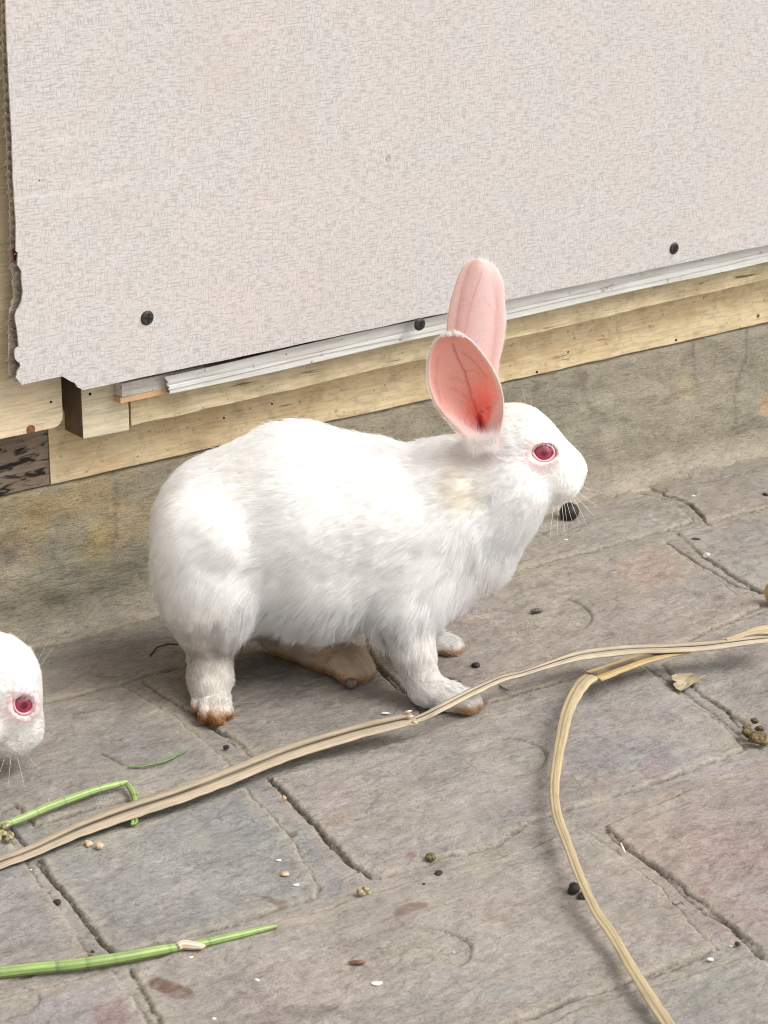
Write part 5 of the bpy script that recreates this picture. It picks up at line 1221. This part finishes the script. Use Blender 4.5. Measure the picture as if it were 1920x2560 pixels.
# clusters
def cluster(name, label, parts, mat, seed):
    c = gp(parts[0][0], parts[0][1]); root = empty(name, (c[0], c[1], 0)); tag(root, label, 'droppings')
    for i, (x, y, a, b, l) in enumerate(parts): lump('clump_piece', x, y, a, b, mat, None, None, seed+i, 0.45, 0.9, lift=l*1e-3, parent=root)
cluster('dropping_cluster', 'clump of knobbly olive grey droppings at the right edge in the joint', [(1872, 1846, 30, 26, 0), (1890, 1862, 36, 28, 1), (1884, 1822, 20, 16, 3), (1908, 1866, 26, 22, 0), (1864, 1832, 18, 14, 1), (1898, 1840, 22, 16, 3)], M_OLIVE, 60)
cluster('crumb_heap', 'heap of pale green-brown crumbs at the left edge where the stem ends', [(6, 2096, 26, 20, 0), (22, 2104, 20, 15, 0), (14, 2086, 22, 16, 3), (-6, 2104, 26, 20, 0), (28, 2094, 14, 12, 0)], M_CREAM, 70)
cluster('cream_crumbs', 'small puffed cream crumb cluster at the corner where slabs meet', [(900, 2236, 16, 12, 0), (914, 2232, 17, 14, 0.5), (908, 2240, 12, 8, 0), (922, 2237, 11, 9, 0)], M_CREAM, 80)
for p, lb in (([(1678, 2105), (1555, 2112)][1], 'short pale straw bit at the tip of the pink slab crack'),):
    t = tube('straw_bit', [gp(1552, 2108, 0.003), gp(1557, 2120, 0.003), gp(1563, 2132, 0.0025)], [0.0006, 0.0006, 0.0004], M_WHITE, 6); tag(t, lb, 'straw')
t = tube('straw_bit', [gp(1681, 2258, 0.0022), gp(1688, 2262, 0.0022), gp(1694, 2260, 0.0022), gp(1702, 2255, 0.0024), gp(1710, 2262, 0.0022)], [0.0004]*5, M_CHIP, 5); tag(t, 'curly thin fibre beside the right-hand crack', 'fibre')
t = tube('twig', [gp(1248, 1714, 0.002), gp(1262, 1722, 0.002), gp(1272, 1727, 0.002)], [0.0005, 0.0006, 0.0003], M_CHIP, 5); tag(t, 'tiny dark twig just right of the front paw beside the reed', 'twig')
t = tube('hair_strand', [gp(1343, 1330, 0.0022), gp(1358, 1334, 0.0022), gp(1378, 1325, 0.0024)], [0.00025]*3, M_CHIP, 5); tag(t, 'thin curved dark hair on the paving below the throat', 'hair')
t = tube('hair_strand', [gp(375, 1640, 0.002), gp(392, 1618, 0.002), gp(420, 1610, 0.003), gp(445, 1611, 0.003)], [0.0005]*4, M_DARK, 5); tag(t, 'dark bent root strand behind the hind leg', 'root strand')
# dry leaf
def leaf():
    base = [(1678, 1690), (1690, 1686), (1730, 1684), (1745, 1695), (1765, 1688), (1742, 1702), (1720, 1718), (1702, 1728), (1690, 1722), (1682, 1712), (1690, 1704), (1680, 1700)]
    zz = [5, 3, 2.0, 4.0, 6.5, 4.5, 3, 2.5, 3.5, 4, 5.0, 6]
    c = gp(1712, 1703, 0.0030); V = [c]+[gp(x, y, z*1e-3) for (x, y), z in zip(base, zz)]
    V = np.array(V); n = len(base); mid = [(V[0]+v)/2+np.array([0, 0, -0.0004+0.0008*(i % 2)]) for i, v in enumerate(V[1:])]
    Vall = list(V)+mid; F = []
    for i in range(n):
        j = (i+1) % n; F += [(0, 1+n+i, 1+n+j), (1+n+i, 1+i, 1+j, 1+n+j)]
    m = MB('dry_leaf_skin'); cc = m.mix(m.ramp(m.noise(160, 4, 0.6), [(0.35, 0), (0.65, 1)]), (0.30, 0.24, 0.15), (0.46, 0.39, 0.27)); m.done(cc, 0.7)
    o = mesh_obj('dry_leaf', Vall, F, m.m, None, False); s = o.modifiers.new('t', 'SOLIDIFY'); s.thickness = 0.0004
    tag(o, 'torn curled dry leaf scrap on the joint below the reed at right', 'leaf')
leaf()
# round straw-coloured thing cut by the right edge
def husk():
    c = gp(1938, 1512); root_c = (c[0], c[1], 0.0085)
    V = []; F = []; n, m = 24, 14
    for i in range(m+1):
        ph = pi*i/m; 
        for k in range(n):
            a = 2*pi*k/n; r = 0.0075*sin(ph)*(1+0.05*cos(a*6)); V.append((r*cos(a)*1.05, r*sin(a), 0.0082*cos(ph)))
    F = [(i*n+k, (i+1)*n+k, (i+1)*n+(k+1) % n, i*n+(k+1) % n) for i in range(m) for k in range(n)]
    o = mesh_obj('husk', V, F, simple('golden_husk', (0.55, 0.40, 0.18), 0.5, 0.4, 200, 0.3, 0.3)); o.location = root_c
    tag(o, 'round golden husk cut off by the right edge above the reed', 'husk')
husk()
